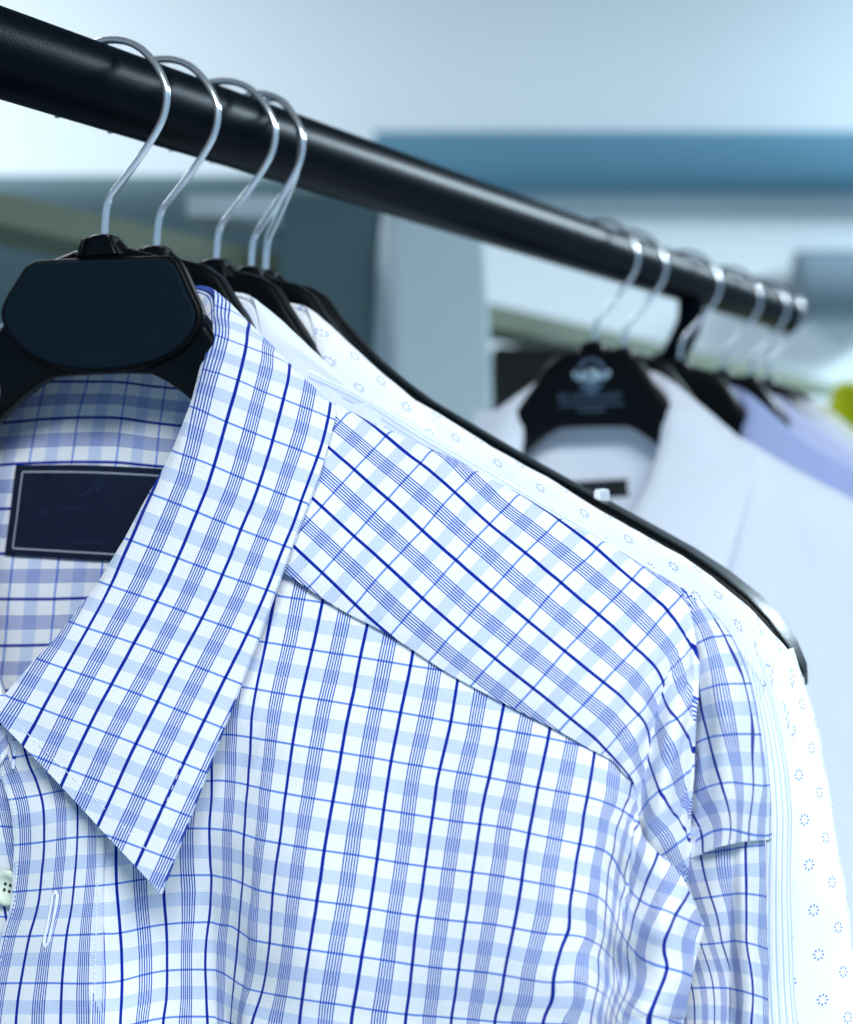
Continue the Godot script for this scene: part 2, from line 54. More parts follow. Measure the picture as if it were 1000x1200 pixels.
	30.2, -274.9, 51.4, -2.69, 8.35, 33.2, -275.2, 49, -2.39, 8.38, 36.6, -275.5, 45.8, -2.03, 8.42, 45.8, -276.1, 37.3, -1.08, 8.61, 59.9, -274.4, 35, 0.05, 8.58, 64.5, -273, 36.3, 0.46, 8.46, 68.2, -271.6, 37.9, 0.79, 8.32, 71.1, -270.4, 39.4, 1.03, 8.2, 75, -269, 41.5, 1.33, 8.05, 80.3, -267.4, 44.5, 1.72, 7.9, 98.4, -265.2, 49.4, 2.96, 7.78, 112.6, -264.9, 46.7, 3.93, 7.68, 127.1, -264.8, 43.4, 4.93, 7.57, 140.2, -264.3, 42, 5.92, 7.53, 152.7, -263.8, 41.4, 6.89, 7.49, 166.2, -263.2, 40.4, 7.86, 7.43, 173.5, -263.3, 38.9, 8.33, 7.48, 178, -263.4, 37.1, 8.85, 7.41, 180.3, -263.7, 35.5, 9.41, 7.29, 181.9, -264, 34.6, 9.93, 7.11, 183.1, -264.4, 34.5, 10.3, 6.91, 184, -264.7, 34.9, 10.55, 6.81, 185.6, -264.9, 35.4, 10.99, 6.56, 188.8, -264.5, 36.7, 11.53, 6.19, 192.7, -264.2, 37.8, 11.87, 5.95, 195.6, -264.7, 35.6, 12.09, 5.86, 198.1, -265.9, 31.5, 12.36, 5.82, 200.5, -267.1, 26.9, 12.68, 5.79,
	30.7, -281.6, 52.2, -2.68, 8.87, 33.8, -281.8, 49.9, -2.37, 8.9, 37.4, -282.1, 47, -2, 8.94, 46.3, -283.1, 38.2, -1.01, 9.13, 60.6, -282.1, 35.8, 0.03, 9.16, 64.1, -281.8, 35.8, 0.45, 9.11, 66.6, -281.4, 36.2, 0.77, 9.06, 69.1, -280.8, 37.6, 1.02, 9.02, 73.5, -279.6, 40.8, 1.42, 8.95, 80, -277.8, 45.8, 1.95, 8.84, 96.9, -275.6, 47.7, 3.01, 8.55, 111.4, -274.6, 45.2, 4, 8.37, 126.3, -273.7, 42.1, 5, 8.2, 139.5, -272.6, 40.9, 6, 8.14, 151.9, -271.5, 40, 7, 8.06, 165.4, -270.3, 38.9, 8, 8.03, 172.4, -269.8, 37.6, 8.5, 8, 177.4, -269.5, 36.8, 8.9, 7.87, 180.2, -269.2, 36.7, 9.43, 7.7, 182.1, -269, 36.6, 9.95, 7.53, 183.3, -268.9, 36.7, 10.36, 7.39, 184.1, -268.8, 36.7, 10.62, 7.31, 185.5, -268.6, 36.9, 11.06, 7.12, 188.3, -268.2, 37.3, 11.57, 6.79, 191.8, -267.8, 37.2, 11.89, 6.45, 194.8, -268, 35.1, 12.07, 6.24, 197.3, -268.7, 30.9, 12.36, 6.1, 199.8, -269.5, 26.2, 12.69, 5.99,
	30.7, -292.9, 52.2, -2.68, 9.72, 33.8, -293.1, 49.9, -2.37, 9.74, 37.4, -293.4, 47, -2, 9.79, 46.3, -294.5, 38.2, -1.01, 9.97, 60.6, -293.5, 35.8, 0.03, 10.01, 64.1, -293.1, 35.8, 0.45, 9.96, 66.6, -292.7, 36.2, 0.77, 9.91, 69.1, -292.2, 37.6, 1.02, 9.87, 73.5, -291, 40.8, 1.42, 9.79, 80, -289.1, 45.8, 1.95, 9.69, 96.9, -286.9, 47.7, 3.01, 9.4, 111.4, -285.9, 45.2, 4, 9.22, 126.3, -285.1, 42.1, 5, 9.04, 139.5, -283.9, 40.9, 6, 8.99, 151.9, -282.8, 40, 7, 8.9, 165.4, -281.6, 38.9, 8, 8.87, 172.4, -281.2, 37.6, 8.5, 8.85, 177.4, -280.8, 36.8, 8.9, 8.72, 180.2, -280.6, 36.7, 9.43, 8.55, 182.1, -280.4, 36.6, 9.95, 8.38, 183.3, -280.2, 36.7, 10.36, 8.24, 184.1, -280.1, 36.7, 10.62, 8.15, 185.5, -279.9, 36.9, 11.06, 7.97, 188.3, -279.5, 37.3, 11.57, 7.64, 191.8, -279.2, 37.2, 11.89, 7.3, 194.8, -279.4, 35.1, 12.07, 7.09, 197.3, -280, 30.9, 12.36, 6.95, 199.8, -280.8, 26.2, 12.69, 6.84,
	30.7, -312.3, 52.2, -2.68, 11.16, 33.8, -312.4, 49.9, -2.37, 11.18, 37.4, -312.7, 47, -2, 11.23, 46.3, -313.8, 38.2, -1.01, 11.41, 60.6, -312.8, 35.8, 0.03, 11.45, 64.1, -312.4, 35.8, 0.45, 11.4, 66.6, -312, 36.2, 0.77, 11.35, 69.1, -311.5, 37.6, 1.02, 11.31, 73.5, -310.3, 40.8, 1.42, 11.23, 80, -308.5, 45.8, 1.95, 11.13, 96.9, -306.2, 47.7, 3.01, 10.84, 111.4, -305.2, 45.2, 4, 10.66, 126.3, -304.4, 42.1, 5, 10.48, 139.5, -303.2, 40.9, 6, 10.43, 151.9, -302.1, 40, 7, 10.34, 165.4, -300.9, 38.9, 8, 10.31, 172.4, -300.5, 37.6, 8.5, 10.29, 177.4, -300.1, 36.8, 8.9, 10.16, 180.2, -299.9, 36.7, 9.43, 9.99, 182.1, -299.7, 36.6, 9.95, 9.82, 183.3, -299.5, 36.7, 10.36, 9.68, 184.1, -299.4, 36.7, 10.62, 9.6, 185.5, -299.2, 36.9, 11.06, 9.41, 188.3, -298.9, 37.3, 11.57, 9.08, 191.8, -298.5, 37.2, 11.89, 8.74, 194.8, -298.7, 35.1, 12.07, 8.53, 197.3, -299.3, 30.9, 12.36, 8.39, 199.8, -300.2, 26.2, 12.69, 8.28,
	30.7, -345.1, 52.2, -2.68, 13.61, 33.8, -345.3, 49.9, -2.37, 13.63, 37.4, -345.5, 47, -2, 13.68, 46.3, -346.6, 38.2, -1.01, 13.86, 60.6, -345.6, 35.8, 0.03, 13.9, 64.1, -345.2, 35.8, 0.45, 13.85, 66.6, -344.9, 36.2, 0.77, 13.8, 69.1, -344.3, 37.6, 1.02, 13.76, 73.5, -343.1, 40.8, 1.42, 13.68, 80, -341.3, 45.8, 1.95, 13.58, 96.9, -339, 47.7, 3.01, 13.29, 111.4, -338.1, 45.2, 4, 13.11, 126.3, -337.2, 42.1, 5, 12.93, 139.5, -336.1, 40.9, 6, 12.88, 151.9, -334.9, 40, 7, 12.79, 165.4, -333.8, 38.9, 8, 12.76, 172.4, -333.3, 37.6, 8.5, 12.74, 177.4, -332.9, 36.8, 8.9, 12.61, 180.2, -332.7, 36.7, 9.43, 12.44, 182.1, -332.5, 36.6, 9.95, 12.27, 183.3, -332.3, 36.7, 10.36, 12.13, 184.1, -332.3, 36.7, 10.62, 12.05, 185.5, -332.1, 36.9, 11.06, 11.86, 188.3, -331.7, 37.3, 11.57, 11.53, 191.8, -331.3, 37.2, 11.89, 11.19, 194.8, -331.5, 35.1, 12.07, 10.98, 197.3, -332.2, 30.9, 12.36, 10.84, 199.8, -333, 26.2, 12.69, 10.73,
	30.7, -400.9, 52.2, -2.68, 17.77, 33.8, -401.1, 49.9, -2.37, 17.8, 37.4, -401.3, 47, -2, 17.84, 46.3, -402.4, 38.2, -1.01, 18.03, 60.6, -401.4, 35.8, 0.03, 18.06, 64.1, -401, 35.8, 0.45, 18.01, 66.6, -400.7, 36.2, 0.77, 17.96, 69.1, -400.1, 37.6, 1.02, 17.92, 73.5, -398.9, 40.8, 1.42, 17.85, 80, -397.1, 45.8, 1.95, 17.74, 96.9, -394.8, 47.7, 3.01, 17.45, 111.4, -393.9, 45.2, 4, 17.27, 126.3, -393, 42.1, 5, 17.1, 139.5, -391.9, 40.9, 6, 17.04, 151.9, -390.7, 40, 7, 16.96, 165.4, -389.6, 38.9, 8, 16.93, 172.4, -389.1, 37.6, 8.5, 16.9, 177.4, -388.7, 36.8, 8.9, 16.78, 180.2, -388.5, 36.7, 9.43, 16.61, 182.1, -388.3, 36.6, 9.95, 16.43, 183.3, -388.1, 36.7, 10.36, 16.3, 184.1, -388.1, 36.7, 10.62, 16.21, 185.5, -387.9, 36.9, 11.06, 16.02, 188.3, -387.5, 37.3, 11.57, 15.69, 191.8, -387.1, 37.2, 11.89, 15.35, 194.8, -387.3, 35.1, 12.07, 15.14, 197.3, -388, 30.9, 12.36, 15, 199.8, -388.8, 26.2, 12.69, 14.9,
	30.7, -495.7, 52.2, -2.68, 24.85, 33.8, -495.9, 49.9, -2.37, 24.88, 37.4, -496.2, 47, -2, 24.92, 46.3, -497.2, 38.2, -1.01, 25.11, 60.6, -496.3, 35.8, 0.03, 25.14, 64.1, -495.9, 35.8, 0.45, 25.09, 66.6, -495.5, 36.2, 0.77, 25.04, 69.1, -495, 37.6, 1.02, 25, 73.5, -493.8, 40.8, 1.42, 24.93, 80, -491.9, 45.8, 1.95, 24.82, 96.9, -489.7, 47.7, 3.01, 24.53, 111.4, -488.7, 45.2, 4, 24.35, 126.3, -487.8, 42.1, 5, 24.18, 139.5, -486.7, 40.9, 6, 24.12, 151.9, -485.6, 40, 7, 24.04, 165.4, -484.4, 38.9, 8, 24.01, 172.4, -484, 37.6, 8.5, 23.98, 177.4, -483.6, 36.8, 8.9, 23.86, 180.2, -483.3, 36.7, 9.43, 23.68, 182.1, -483.1, 36.6, 9.95, 23.51, 183.3, -483, 36.7, 10.36, 23.38, 184.1, -482.9, 36.7, 10.62, 23.29, 185.5, -482.7, 36.9, 11.06, 23.1, 188.3, -482.3, 37.3, 11.57, 22.77, 191.8, -482, 37.2, 11.89, 22.43, 194.8, -482.2, 35.1, 12.07, 22.22, 197.3, -482.8, 30.9, 12.36, 22.08, 199.8, -483.6, 26.2, 12.69, 21.98,
	30.7, -657, 52.2, -2.68, 36.89, 33.8, -657.2, 49.9, -2.37, 36.91, 37.4, -657.5, 47, -2, 36.95, 46.3, -658.5, 38.2, -1.01, 37.14, 60.6, -657.5, 35.8, 0.03, 37.17, 64.1, -657.2, 35.8, 0.45, 37.12, 66.6, -656.8, 36.2, 0.77, 37.08, 69.1, -656.2, 37.6, 1.02, 37.03, 73.5, -655, 40.8, 1.42, 36.96, 80, -653.2, 45.8, 1.95, 36.86, 96.9, -651, 47.7, 3.01, 36.56, 111.4, -650, 45.2, 4, 36.38, 126.3, -649.1, 42.1, 5, 36.21, 139.5, -648, 40.9, 6, 36.16, 151.9, -646.9, 40, 7, 36.07, 165.4, -645.7, 38.9, 8, 36.04, 172.4, -645.2, 37.6, 8.5, 36.02, 177.4, -644.9, 36.8, 8.9, 35.89, 180.2, -644.6, 36.7, 9.43, 35.72, 182.1, -644.4, 36.6, 9.95, 35.54, 183.3, -644.3, 36.7, 10.36, 35.41, 184.1, -644.2, 36.7, 10.62, 35.32, 185.5, -644, 36.9, 11.06, 35.14, 188.3, -643.6, 37.3, 11.57, 34.81, 191.8, -643.3, 37.2, 11.89, 34.47, 194.8, -643.4, 35.1, 12.07, 34.25, 197.3, -644.1, 30.9, 12.36, 34.11, 199.8, -644.9, 26.2, 12.69, 34.01,
	30.7, -931.1, 52.2, -2.68, 57.35, 33.8, -931.3, 49.9, -2.37, 57.37, 37.4, -931.6, 47, -2, 57.41, 46.3, -932.7, 38.2, -1.01, 57.6, 60.6, -931.7, 35.8, 0.03, 57.63, 64.1, -931.3, 35.8, 0.45, 57.58, 66.6, -930.9, 36.2, 0.77, 57.54, 69.1, -930.4, 37.6, 1.02, 57.49, 73.5, -929.2, 40.8, 1.42, 57.42, 80, -927.3, 45.8, 1.95, 57.32, 96.9, -925.1, 47.7, 3.01, 57.02, 111.4, -924.1, 45.2, 4, 56.84, 126.3, -923.3, 42.1, 5, 56.67, 139.5, -922.1, 40.9, 6, 56.62, 151.9, -921, 40, 7, 56.53, 165.4, -919.8, 38.9, 8, 56.5, 172.4, -919.4, 37.6, 8.5, 56.47, 177.4, -919, 36.8, 8.9, 56.35, 180.2, -918.8, 36.7, 9.43, 56.18, 182.1, -918.6, 36.6, 9.95, 56, 183.3, -918.4, 36.7, 10.36, 55.87, 184.1, -918.3, 36.7, 10.62, 55.78, 185.5, -918.1, 36.9, 11.06, 55.6, 188.3, -917.7, 37.3, 11.57, 55.27, 191.8, -917.4, 37.2, 11.89, 54.93, 194.8, -917.6, 35.1, 12.07, 54.71, 197.3, -918.2, 30.9, 12.36, 54.57, 199.8, -919, 26.2, 12.69, 54.47,
]]
const YOKE := [16, 22, [
	76.8, -134.9, -38, -2.12, -1.64, 96.9, -144.1, -38, -2.47, -0.17, 116.5, -152.4, -38, -2.8, 1.26, 135.6, -161.6, -38, -3.21, 2.64, 151.6, -170.2, -38, -3.38, 3.87, 164.6, -176.7, -38, -3.54, 4.87, 176.1, -182.9, -38, -3.72, 5.8, 184.9, -187.6, -38, -3.82, 6.51, 187.1, -188.9, -38, -3.82, 6.69, 186.4, -183.2, -33.2, -3.33, 6.87, 182.5, -171.6, -22.2, -2.22, 7.07, 181.4, -167, -16, -1.66, 7.26, 182.8, -170.4, -14, -1.59, 7.49, 184.1, -173.8, -12, -1.5, 7.73, 185.4, -177.5, -9.5, -1.33, 7.99, 186.7, -181.1, -7, -1.26, 8.29, 187.1, -187.4, -5, -1.08, 8.75, 187.5, -193.5, -3, -0.84, 9.15, 187, -203.9, -3, -0.33, 9.73, 186.5, -214.3, -3, -0.12, 10.29, 185.4, -227.2, -4, 0.59, 10.98, 184.2, -240.2, -5, 1.18, 11.72,
	76.8, -109.9, -20, -0.06, -1.64, 96.9, -119.1, -20, -0.41, -0.17, 116.5, -127.4, -20, -0.73, 1.26, 135.6, -136.6, -20, -1.14, 2.64, 151.6, -145.2, -20, -1.31, 3.87, 164.6, -151.7, -20, -1.47, 4.87, 176.1, -157.9, -20, -1.65, 5.8, 184.9, -162.6, -20, -1.75, 6.51, 187.1, -163.9, -20, -1.76, 6.69, 187.9, -163.4, -18, -1.62, 6.87, 187, -162.3, -12.5, -1.23, 7.07, 187.4, -163, -9, -1.03, 7.26, 188.8, -166.4, -7, -0.95, 7.49, 190.1, -169.8, -5, -0.86, 7.73, 191.4, -173.5, -2.5, -0.69, 7.99, 192.7, -177.1, 0, -0.63, 8.29, 193.1, -183.4, 2, -0.44, 8.75, 193.5, -189.5, 4, -0.21, 9.15, 193, -199.9, 4, 0.3, 9.73, 192.5, -210.3, 4, 0.52, 10.29, 191.4, -223.2, 3, 1.23, 10.98, 190.2, -236.2, 2, 1.82, 11.72,
	76.8, -103.1, -10, 0.77, -1.64, 96.9, -112.3, -10, 0.42, -0.17, 116.5, -120.6, -10, 0.1, 1.26, 135.6, -129.8, -10, -0.31, 2.64, 151.6, -138.4, -10, -0.48, 3.87, 164.6, -144.9, -10, -0.64, 4.87, 176.1, -151.1, -10, -0.82, 5.8, 184.9, -155.8, -10, -0.92, 6.51, 187.1, -157.1, -10, -0.93, 6.69, 188.7, -158, -9.2, -0.89, 6.87, 189.4, -159.6, -6.2, -0.71, 7.07, 190.6, -161.6, -4, -0.62, 7.26, 192, -165, -2, -0.54, 7.49, 193.3, -168.4, 0, -0.45, 7.73, 194.6, -172.1, 2.5, -0.28, 7.99, 195.9, -175.7, 5, -0.21, 8.29, 196.3, -182, 7, -0.03, 8.75, 196.7, -188.1, 9, 0.2, 9.15, 196.2, -198.5, 9, 0.72, 9.73, 195.7, -208.9, 9, 0.93, 10.29, 194.6, -221.8, 8, 1.64, 10.98, 193.4, -234.8, 7, 2.23, 11.72,
	76.8, -100.9, -4, 1.22, -1.64, 96.9, -110.1, -4, 0.87, -0.17, 116.5, -118.4, -4, 0.54, 1.26, 135.6, -127.6, -4, 0.13, 2.64, 151.6, -136.2, -4, -0.04, 3.87, 164.6, -142.7, -4, -0.2, 4.87, 176.1, -148.9, -4, -0.38, 5.8, 184.9, -153.6, -4, -0.48, 6.51, 187.1, -154.9, -4, -0.49, 6.69, 189.2, -156.2, -4, -0.5, 6.87, 190.8, -158.6, -2.5, -0.42, 7.07, 192.4, -161, -1, -0.37, 7.26, 193.8, -164.4, 1, -0.3, 7.49, 195.1, -167.8, 3, -0.21, 7.73, 196.4, -171.5, 5.5, -0.03, 7.99, 197.7, -175.1, 8, 0.03, 8.29, 198.1, -181.4, 10, 0.21, 8.75, 198.5, -187.5, 12, 0.45, 9.15, 198, -197.9, 12, 0.96, 9.73, 197.5, -208.3, 12, 1.18, 10.29, 196.4, -221.2, 11, 1.88, 10.98, 195.2, -234.2, 10, 2.47, 11.72,
	77.8, -105.3, 0.5, 1.52, -1.49, 97.9, -114.6, 0.5, 1.19, 0.01, 117.2, -122.9, 0.5, 0.87, 1.42, 136, -132, 0.5, 0.48, 2.8, 151.7, -140.4, 0.5, 0.31, 4.02, 164.5, -146.8, 0.5, 0.16, 5, 175.8, -152.7, 0.5, -0.02, 5.91, 184.6, -157.4, 0.5, -0.15, 6.62, 186.8, -158.7, 0.5, -0.17, 6.81, 189.1, -160, 0.5, -0.21, 7, 190.6, -162.5, 1.4, -0.17, 7.2, 192.2, -164.9, 2.4, -0.15, 7.41, 193.4, -168.4, 3.9, -0.05, 7.65, 194.6, -171.8, 5.5, 0.09, 7.9, 195.9, -175.5, 7.6, 0.17, 8.21, 197.1, -179.2, 9.7, 0.22, 8.53, 197.7, -185, 11.6, 0.4, 8.94, 198.1, -190.8, 13.1, 0.66, 9.3, 197.6, -200.5, 12.7, 1.06, 9.84, 197.3, -210.2, 12.4, 1.25, 10.39, 196.2, -222.2, 11.3, 1.94, 11.03, 195.2, -234.3, 10.1, 2.48, 11.73,
	78.7, -109.6, 4.7, 1.82, -1.34, 98.8, -119.1, 4.7, 1.5, 0.19, 117.7, -127.2, 4.7, 1.17, 1.57, 136.2, -136.3, 4.7, 0.83, 2.96, 151.6, -144.5, 4.7, 0.64, 4.16, 164.3, -150.7, 4.7, 0.47, 5.14, 175.4, -156.5, 4.7, 0.32, 6.01, 184.1, -161.1, 4.7, 0.16, 6.71, 186.5, -162.4, 4.7, 0.12, 6.92, 188.9, -163.8, 4.7, 0.05, 7.12, 190.4, -166.3, 5.2, 0.09, 7.33, 191.9, -168.8, 5.7, 0.12, 7.55, 193, -172.3, 6.7, 0.25, 7.82, 194.1, -175.8, 7.8, 0.32, 8.11, 195.4, -179.5, 9.8, 0.37, 8.43, 196.8, -183.1, 12.2, 0.42, 8.75, 197.3, -188.5, 13.5, 0.62, 9.1, 197.6, -194, 14.1, 0.89, 9.46, 197.3, -203.1, 13.3, 1.15, 9.95, 197, -212.1, 12.8, 1.34, 10.49, 196.1, -223.2, 11.6, 2, 11.08, 195.2, -234.4, 10.3, 2.49, 11.73,
	79.5, -113.9, 8.5, 2.12, -1.18, 99.5, -123.5, 8.5, 1.8, 0.36, 118, -131.5, 8.5, 1.47, 1.72, 136.3, -140.6, 8.5, 1.16, 3.11, 151.5, -148.6, 8.5, 0.96, 4.31, 164, -154.7, 8.5, 0.77, 5.28, 174.9, -160.2, 8.5, 0.62, 6.11, 183.6, -164.7, 8.5, 0.46, 6.8, 186.1, -166.1, 8.5, 0.41, 7.02, 188.6, -167.5, 8.5, 0.34, 7.24, 190.1, -170.1, 8.6, 0.38, 7.47, 191.5, -172.7, 8.4, 0.41, 7.73, 192.2, -176.3, 8.4, 0.49, 8.02, 193.6, -179.8, 10.1, 0.54, 8.33, 195.3, -183.3, 13.1, 0.57, 8.63, 196.6, -186.9, 15.1, 0.64, 8.93, 197, -192.1, 15.4, 0.87, 9.28, 197.1, -197.3, 15.2, 1.09, 9.61, 196.9, -205.7, 14, 1.24, 10.07, 196.7, -214, 13.3, 1.47, 10.59, 196, -224.2, 11.8, 2.06, 11.14, 195.2, -234.5, 10.4, 2.5, 11.74,
	80.1, -118.1, 12.1, 2.4, -1.04, 100, -127.9, 12.1, 2.09, 0.52, 118.3, -135.8, 12.1, 1.75, 1.85, 136.3, -144.9, 12.1, 1.47, 3.26, 151.3, -152.7, 12.1, 1.25, 4.44, 163.6, -158.6, 12.1, 1.06, 5.4, 174.3, -163.9, 12.1, 0.91, 6.21, 183, -168.4, 12.1, 0.75, 6.89, 185.6, -169.8, 12.1, 0.7, 7.12, 188.2, -171.2, 12.1, 0.64, 7.36, 189.5, -173.9, 11.1, 0.67, 7.63, 190.5, -176.7, 9.3, 0.67, 7.91, 191.5, -180.3, 10.1, 0.72, 8.22, 193.3, -183.7, 13.4, 0.74, 8.51, 195.3, -187.1, 16.9, 0.8, 8.81, 196.5, -190.7, 18.2, 0.92, 9.12, 196.5, -195.6, 17.1, 1.12, 9.47, 196.7, -200.5, 16.2, 1.23, 9.75, 196.5, -208.2, 14.6, 1.34, 10.21, 196.5, -215.9, 13.7, 1.66, 10.68, 195.9, -225.2, 12.1, 2.12, 11.19, 195.2, -234.7, 10.5, 2.51, 11.75,
	80.5, -122.2, 15.3, 2.67, -0.89, 100.4, -132.2, 15.3, 2.37, 0.69, 118.4, -140, 15.3, 2.02, 1.99, 136.2, -149.1, 15.3, 1.76, 3.4, 150.9, -156.7, 15.3, 1.55, 4.56, 163.1, -162.4, 15.3, 1.36, 5.51, 173.6, -167.6, 15.3, 1.21, 6.31, 182.3, -172, 15.3, 1.05, 6.99, 185, -173.5, 15.3, 1.01, 7.24, 187.7, -174.9, 15.2, 0.94, 7.5, 188.8, -177.7, 13.4, 0.95, 7.79, 189.5, -180.7, 10, 0.9, 8.09, 190.9, -184.2, 12.2, 0.92, 8.38, 193.1, -187.5, 16.6, 1, 8.68, 195.1, -190.9, 19.9, 1.11, 9.01, 196.1, -194.6, 20.2, 1.21, 9.34, 196.1, -199.2, 18.6, 1.3, 9.63, 196.2, -203.8, 17.2, 1.35, 9.9, 196.1, -210.8, 15.3, 1.46, 10.35, 196.2, -217.7, 14.1, 1.85, 10.76, 195.7, -226.2, 12.4, 2.18, 11.25, 195.2, -234.8, 10.6, 2.52, 11.75,
	80.8, -126.3, 18.1, 2.93, -0.74, 100.6, -136.5, 18.1, 2.64, 0.85, 118.3, -144.2, 18.1, 2.3, 2.14, 135.9, -153.3, 18.1, 2.04, 3.54, 150.4, -160.7, 18.1, 1.85, 4.67, 162.5, -166.3, 18.1, 1.66, 5.61, 172.8, -171.3, 18.1, 1.5, 6.41, 181.4, -175.7, 18.1, 1.37, 7.09, 184.3, -177.1, 18.1, 1.32, 7.35, 187.1, -178.6, 18, 1.23, 7.63, 188.1, -181.5, 15.4, 1.2, 7.93, 188.6, -184.6, 11.3, 1.11, 8.24, 190.4, -188.1, 14.5, 1.21, 8.55, 192.5, -191.4, 18.5, 1.34, 8.9, 194.5, -194.8, 21.6, 1.4, 9.25, 195.5, -198.5, 22, 1.42, 9.52, 195.7, -202.7, 20.2, 1.45, 9.78, 195.7, -207, 18.2, 1.49, 10.07, 195.7, -213.3, 16, 1.64, 10.49, 196, -219.6, 14.6, 1.99, 10.85, 195.6, -227.2, 12.7, 2.24, 11.3, 195.2, -234.9, 10.7, 2.53, 11.76,
	80.9, -130.3, 20.6, 3.2, -0.6, 100.7, -140.7, 20.6, 2.91, 1.01, 118.1, -148.3, 20.6, 2.59, 2.28, 135.5, -157.5, 20.6, 2.33, 3.68, 149.8, -164.6, 20.6, 2.15, 4.78, 161.7, -170.1, 20.6, 1.96, 5.72, 171.9, -174.9, 20.6, 1.81, 6.52, 180.5, -179.3, 20.6, 1.69, 7.19, 183.5, -180.8, 20.6, 1.62, 7.44, 186.4, -182.3, 20.5, 1.51, 7.73, 187.5, -185.3, 17.8, 1.48, 8.03, 188.1, -188.4, 13.6, 1.43, 8.39, 189.5, -192.1, 15.7, 1.56, 8.78, 191.5, -195.5, 19.5, 1.62, 9.14, 193.7, -198.8, 22.8, 1.59, 9.4, 194.9, -202.4, 23.4, 1.6, 9.68, 195.2, -206.3, 21.5, 1.63, 9.97, 195.2, -210.2, 19.1, 1.66, 10.26, 195.4, -215.9, 16.8, 1.9, 10.61, 195.7, -221.5, 15, 2.1, 10.94, 195.5, -228.2, 12.9, 2.3, 11.36, 195.2, -235, 10.8, 2.54, 11.76,
	80.7, -134.3, 22.7, 3.47, -0.45, 100.6, -144.9, 22.7, 3.19, 1.17, 117.7, -152.5, 22.7, 2.87, 2.43, 134.9, -161.6, 22.7, 2.62, 3.81, 149, -168.6, 22.7, 2.45, 4.9, 160.8, -174, 22.7, 2.27, 5.82, 170.9, -178.6, 22.7, 2.11, 6.61, 179.4, -182.9, 22.7, 2.01, 7.27, 182.5, -184.5, 22.7, 1.95, 7.51, 185.6, -186, 22.7, 1.84, 7.8, 187.1, -189, 20.7, 1.84, 8.16, 187.5, -192.3, 15.8, 1.79, 8.62, 188.6, -196.1, 16.7, 1.83, 9.01, 190.5, -199.5, 20.2, 1.79, 9.25, 192.7, -202.8, 23.4, 1.8, 9.56, 194.1, -206.4, 24.4, 1.83, 9.9, 194.5, -209.8, 22.6, 1.83, 10.18, 194.8, -213.4, 20.3, 1.9, 10.42, 195.1, -218.4, 17.7, 2.13, 10.72, 195.5, -223.3, 15.5, 2.2, 11.04, 195.3, -229.2, 13.2, 2.36, 11.41, 195.2, -235.1, 10.9, 2.55, 11.77,
	80.4, -138.3, 24.4, 3.74, -0.3, 100.2, -149.1, 24.4, 3.47, 1.32, 117.1, -156.6, 24.4, 3.14, 2.57, 134.2, -165.8, 24.4, 2.92, 3.94, 148.1, -172.6, 24.4, 2.75, 5.02, 159.8, -177.8, 24.4, 2.58, 5.92, 169.7, -182.3, 24.4, 2.42, 6.7, 178.2, -186.6, 24.4, 2.33, 7.34, 181.5, -188.1, 24.4, 2.27, 7.6, 184.7, -189.7, 24.4, 2.18, 7.92, 186.5, -192.6, 23.2, 2.15, 8.35, 187, -196, 18.1, 2.03, 8.81, 187.6, -200, 17.8, 1.99, 9.08, 189.3, -203.6, 20.3, 2.05, 9.42, 191.6, -206.9, 23.6, 2.07, 9.79, 193.2, -210.4, 24.8, 2.07, 10.12, 193.9, -213.4, 23.5, 2.09, 10.35, 194.4, -216.6, 21.3, 2.19, 10.57, 194.7, -220.9, 18.4, 2.28, 10.85, 195.2, -225.2, 15.9, 2.3, 11.14, 195.2, -230.2, 13.4, 2.42, 11.46, 195.2, -235.3, 11, 2.56, 11.78,
	79.8, -142.3, 25.8, 4.02, -0.15, 99.7, -153.3, 25.8, 3.75, 1.47, 116.4, -160.7, 25.8, 3.42, 2.71, 133.3, -169.9, 25.8, 3.23, 4.08, 147, -176.6, 25.8, 3.06, 5.14, 158.6, -181.7, 25.8, 2.89, 6.02, 168.3, -186, 25.8, 2.74, 6.78, 176.9, -190.3, 25.8, 2.63, 7.43, 180.3, -191.9, 25.8, 2.56, 7.72, 183.6, -193.4, 25.8, 2.45, 8.08, 185.8, -196.4, 25, 2.38, 8.5, 186.5, -199.8, 20.4, 2.21, 8.91, 186.7, -204, 18.9, 2.3, 9.26, 188, -207.7, 20.4, 2.37, 9.64, 190.3, -211, 23.5, 2.31, 9.99, 191.9, -214.6, 24.2, 2.34, 10.29, 192.9, -217.1, 23.5, 2.38, 10.51, 193.7, -219.9, 21.6, 2.42, 10.72, 194.3, -223.5, 18.9, 2.42, 10.98, 194.9, -227.1, 16.2, 2.41, 11.24, 195, -231.3, 13.5, 2.48, 11.51, 195.1, -235.4, 11, 2.57, 11.78,
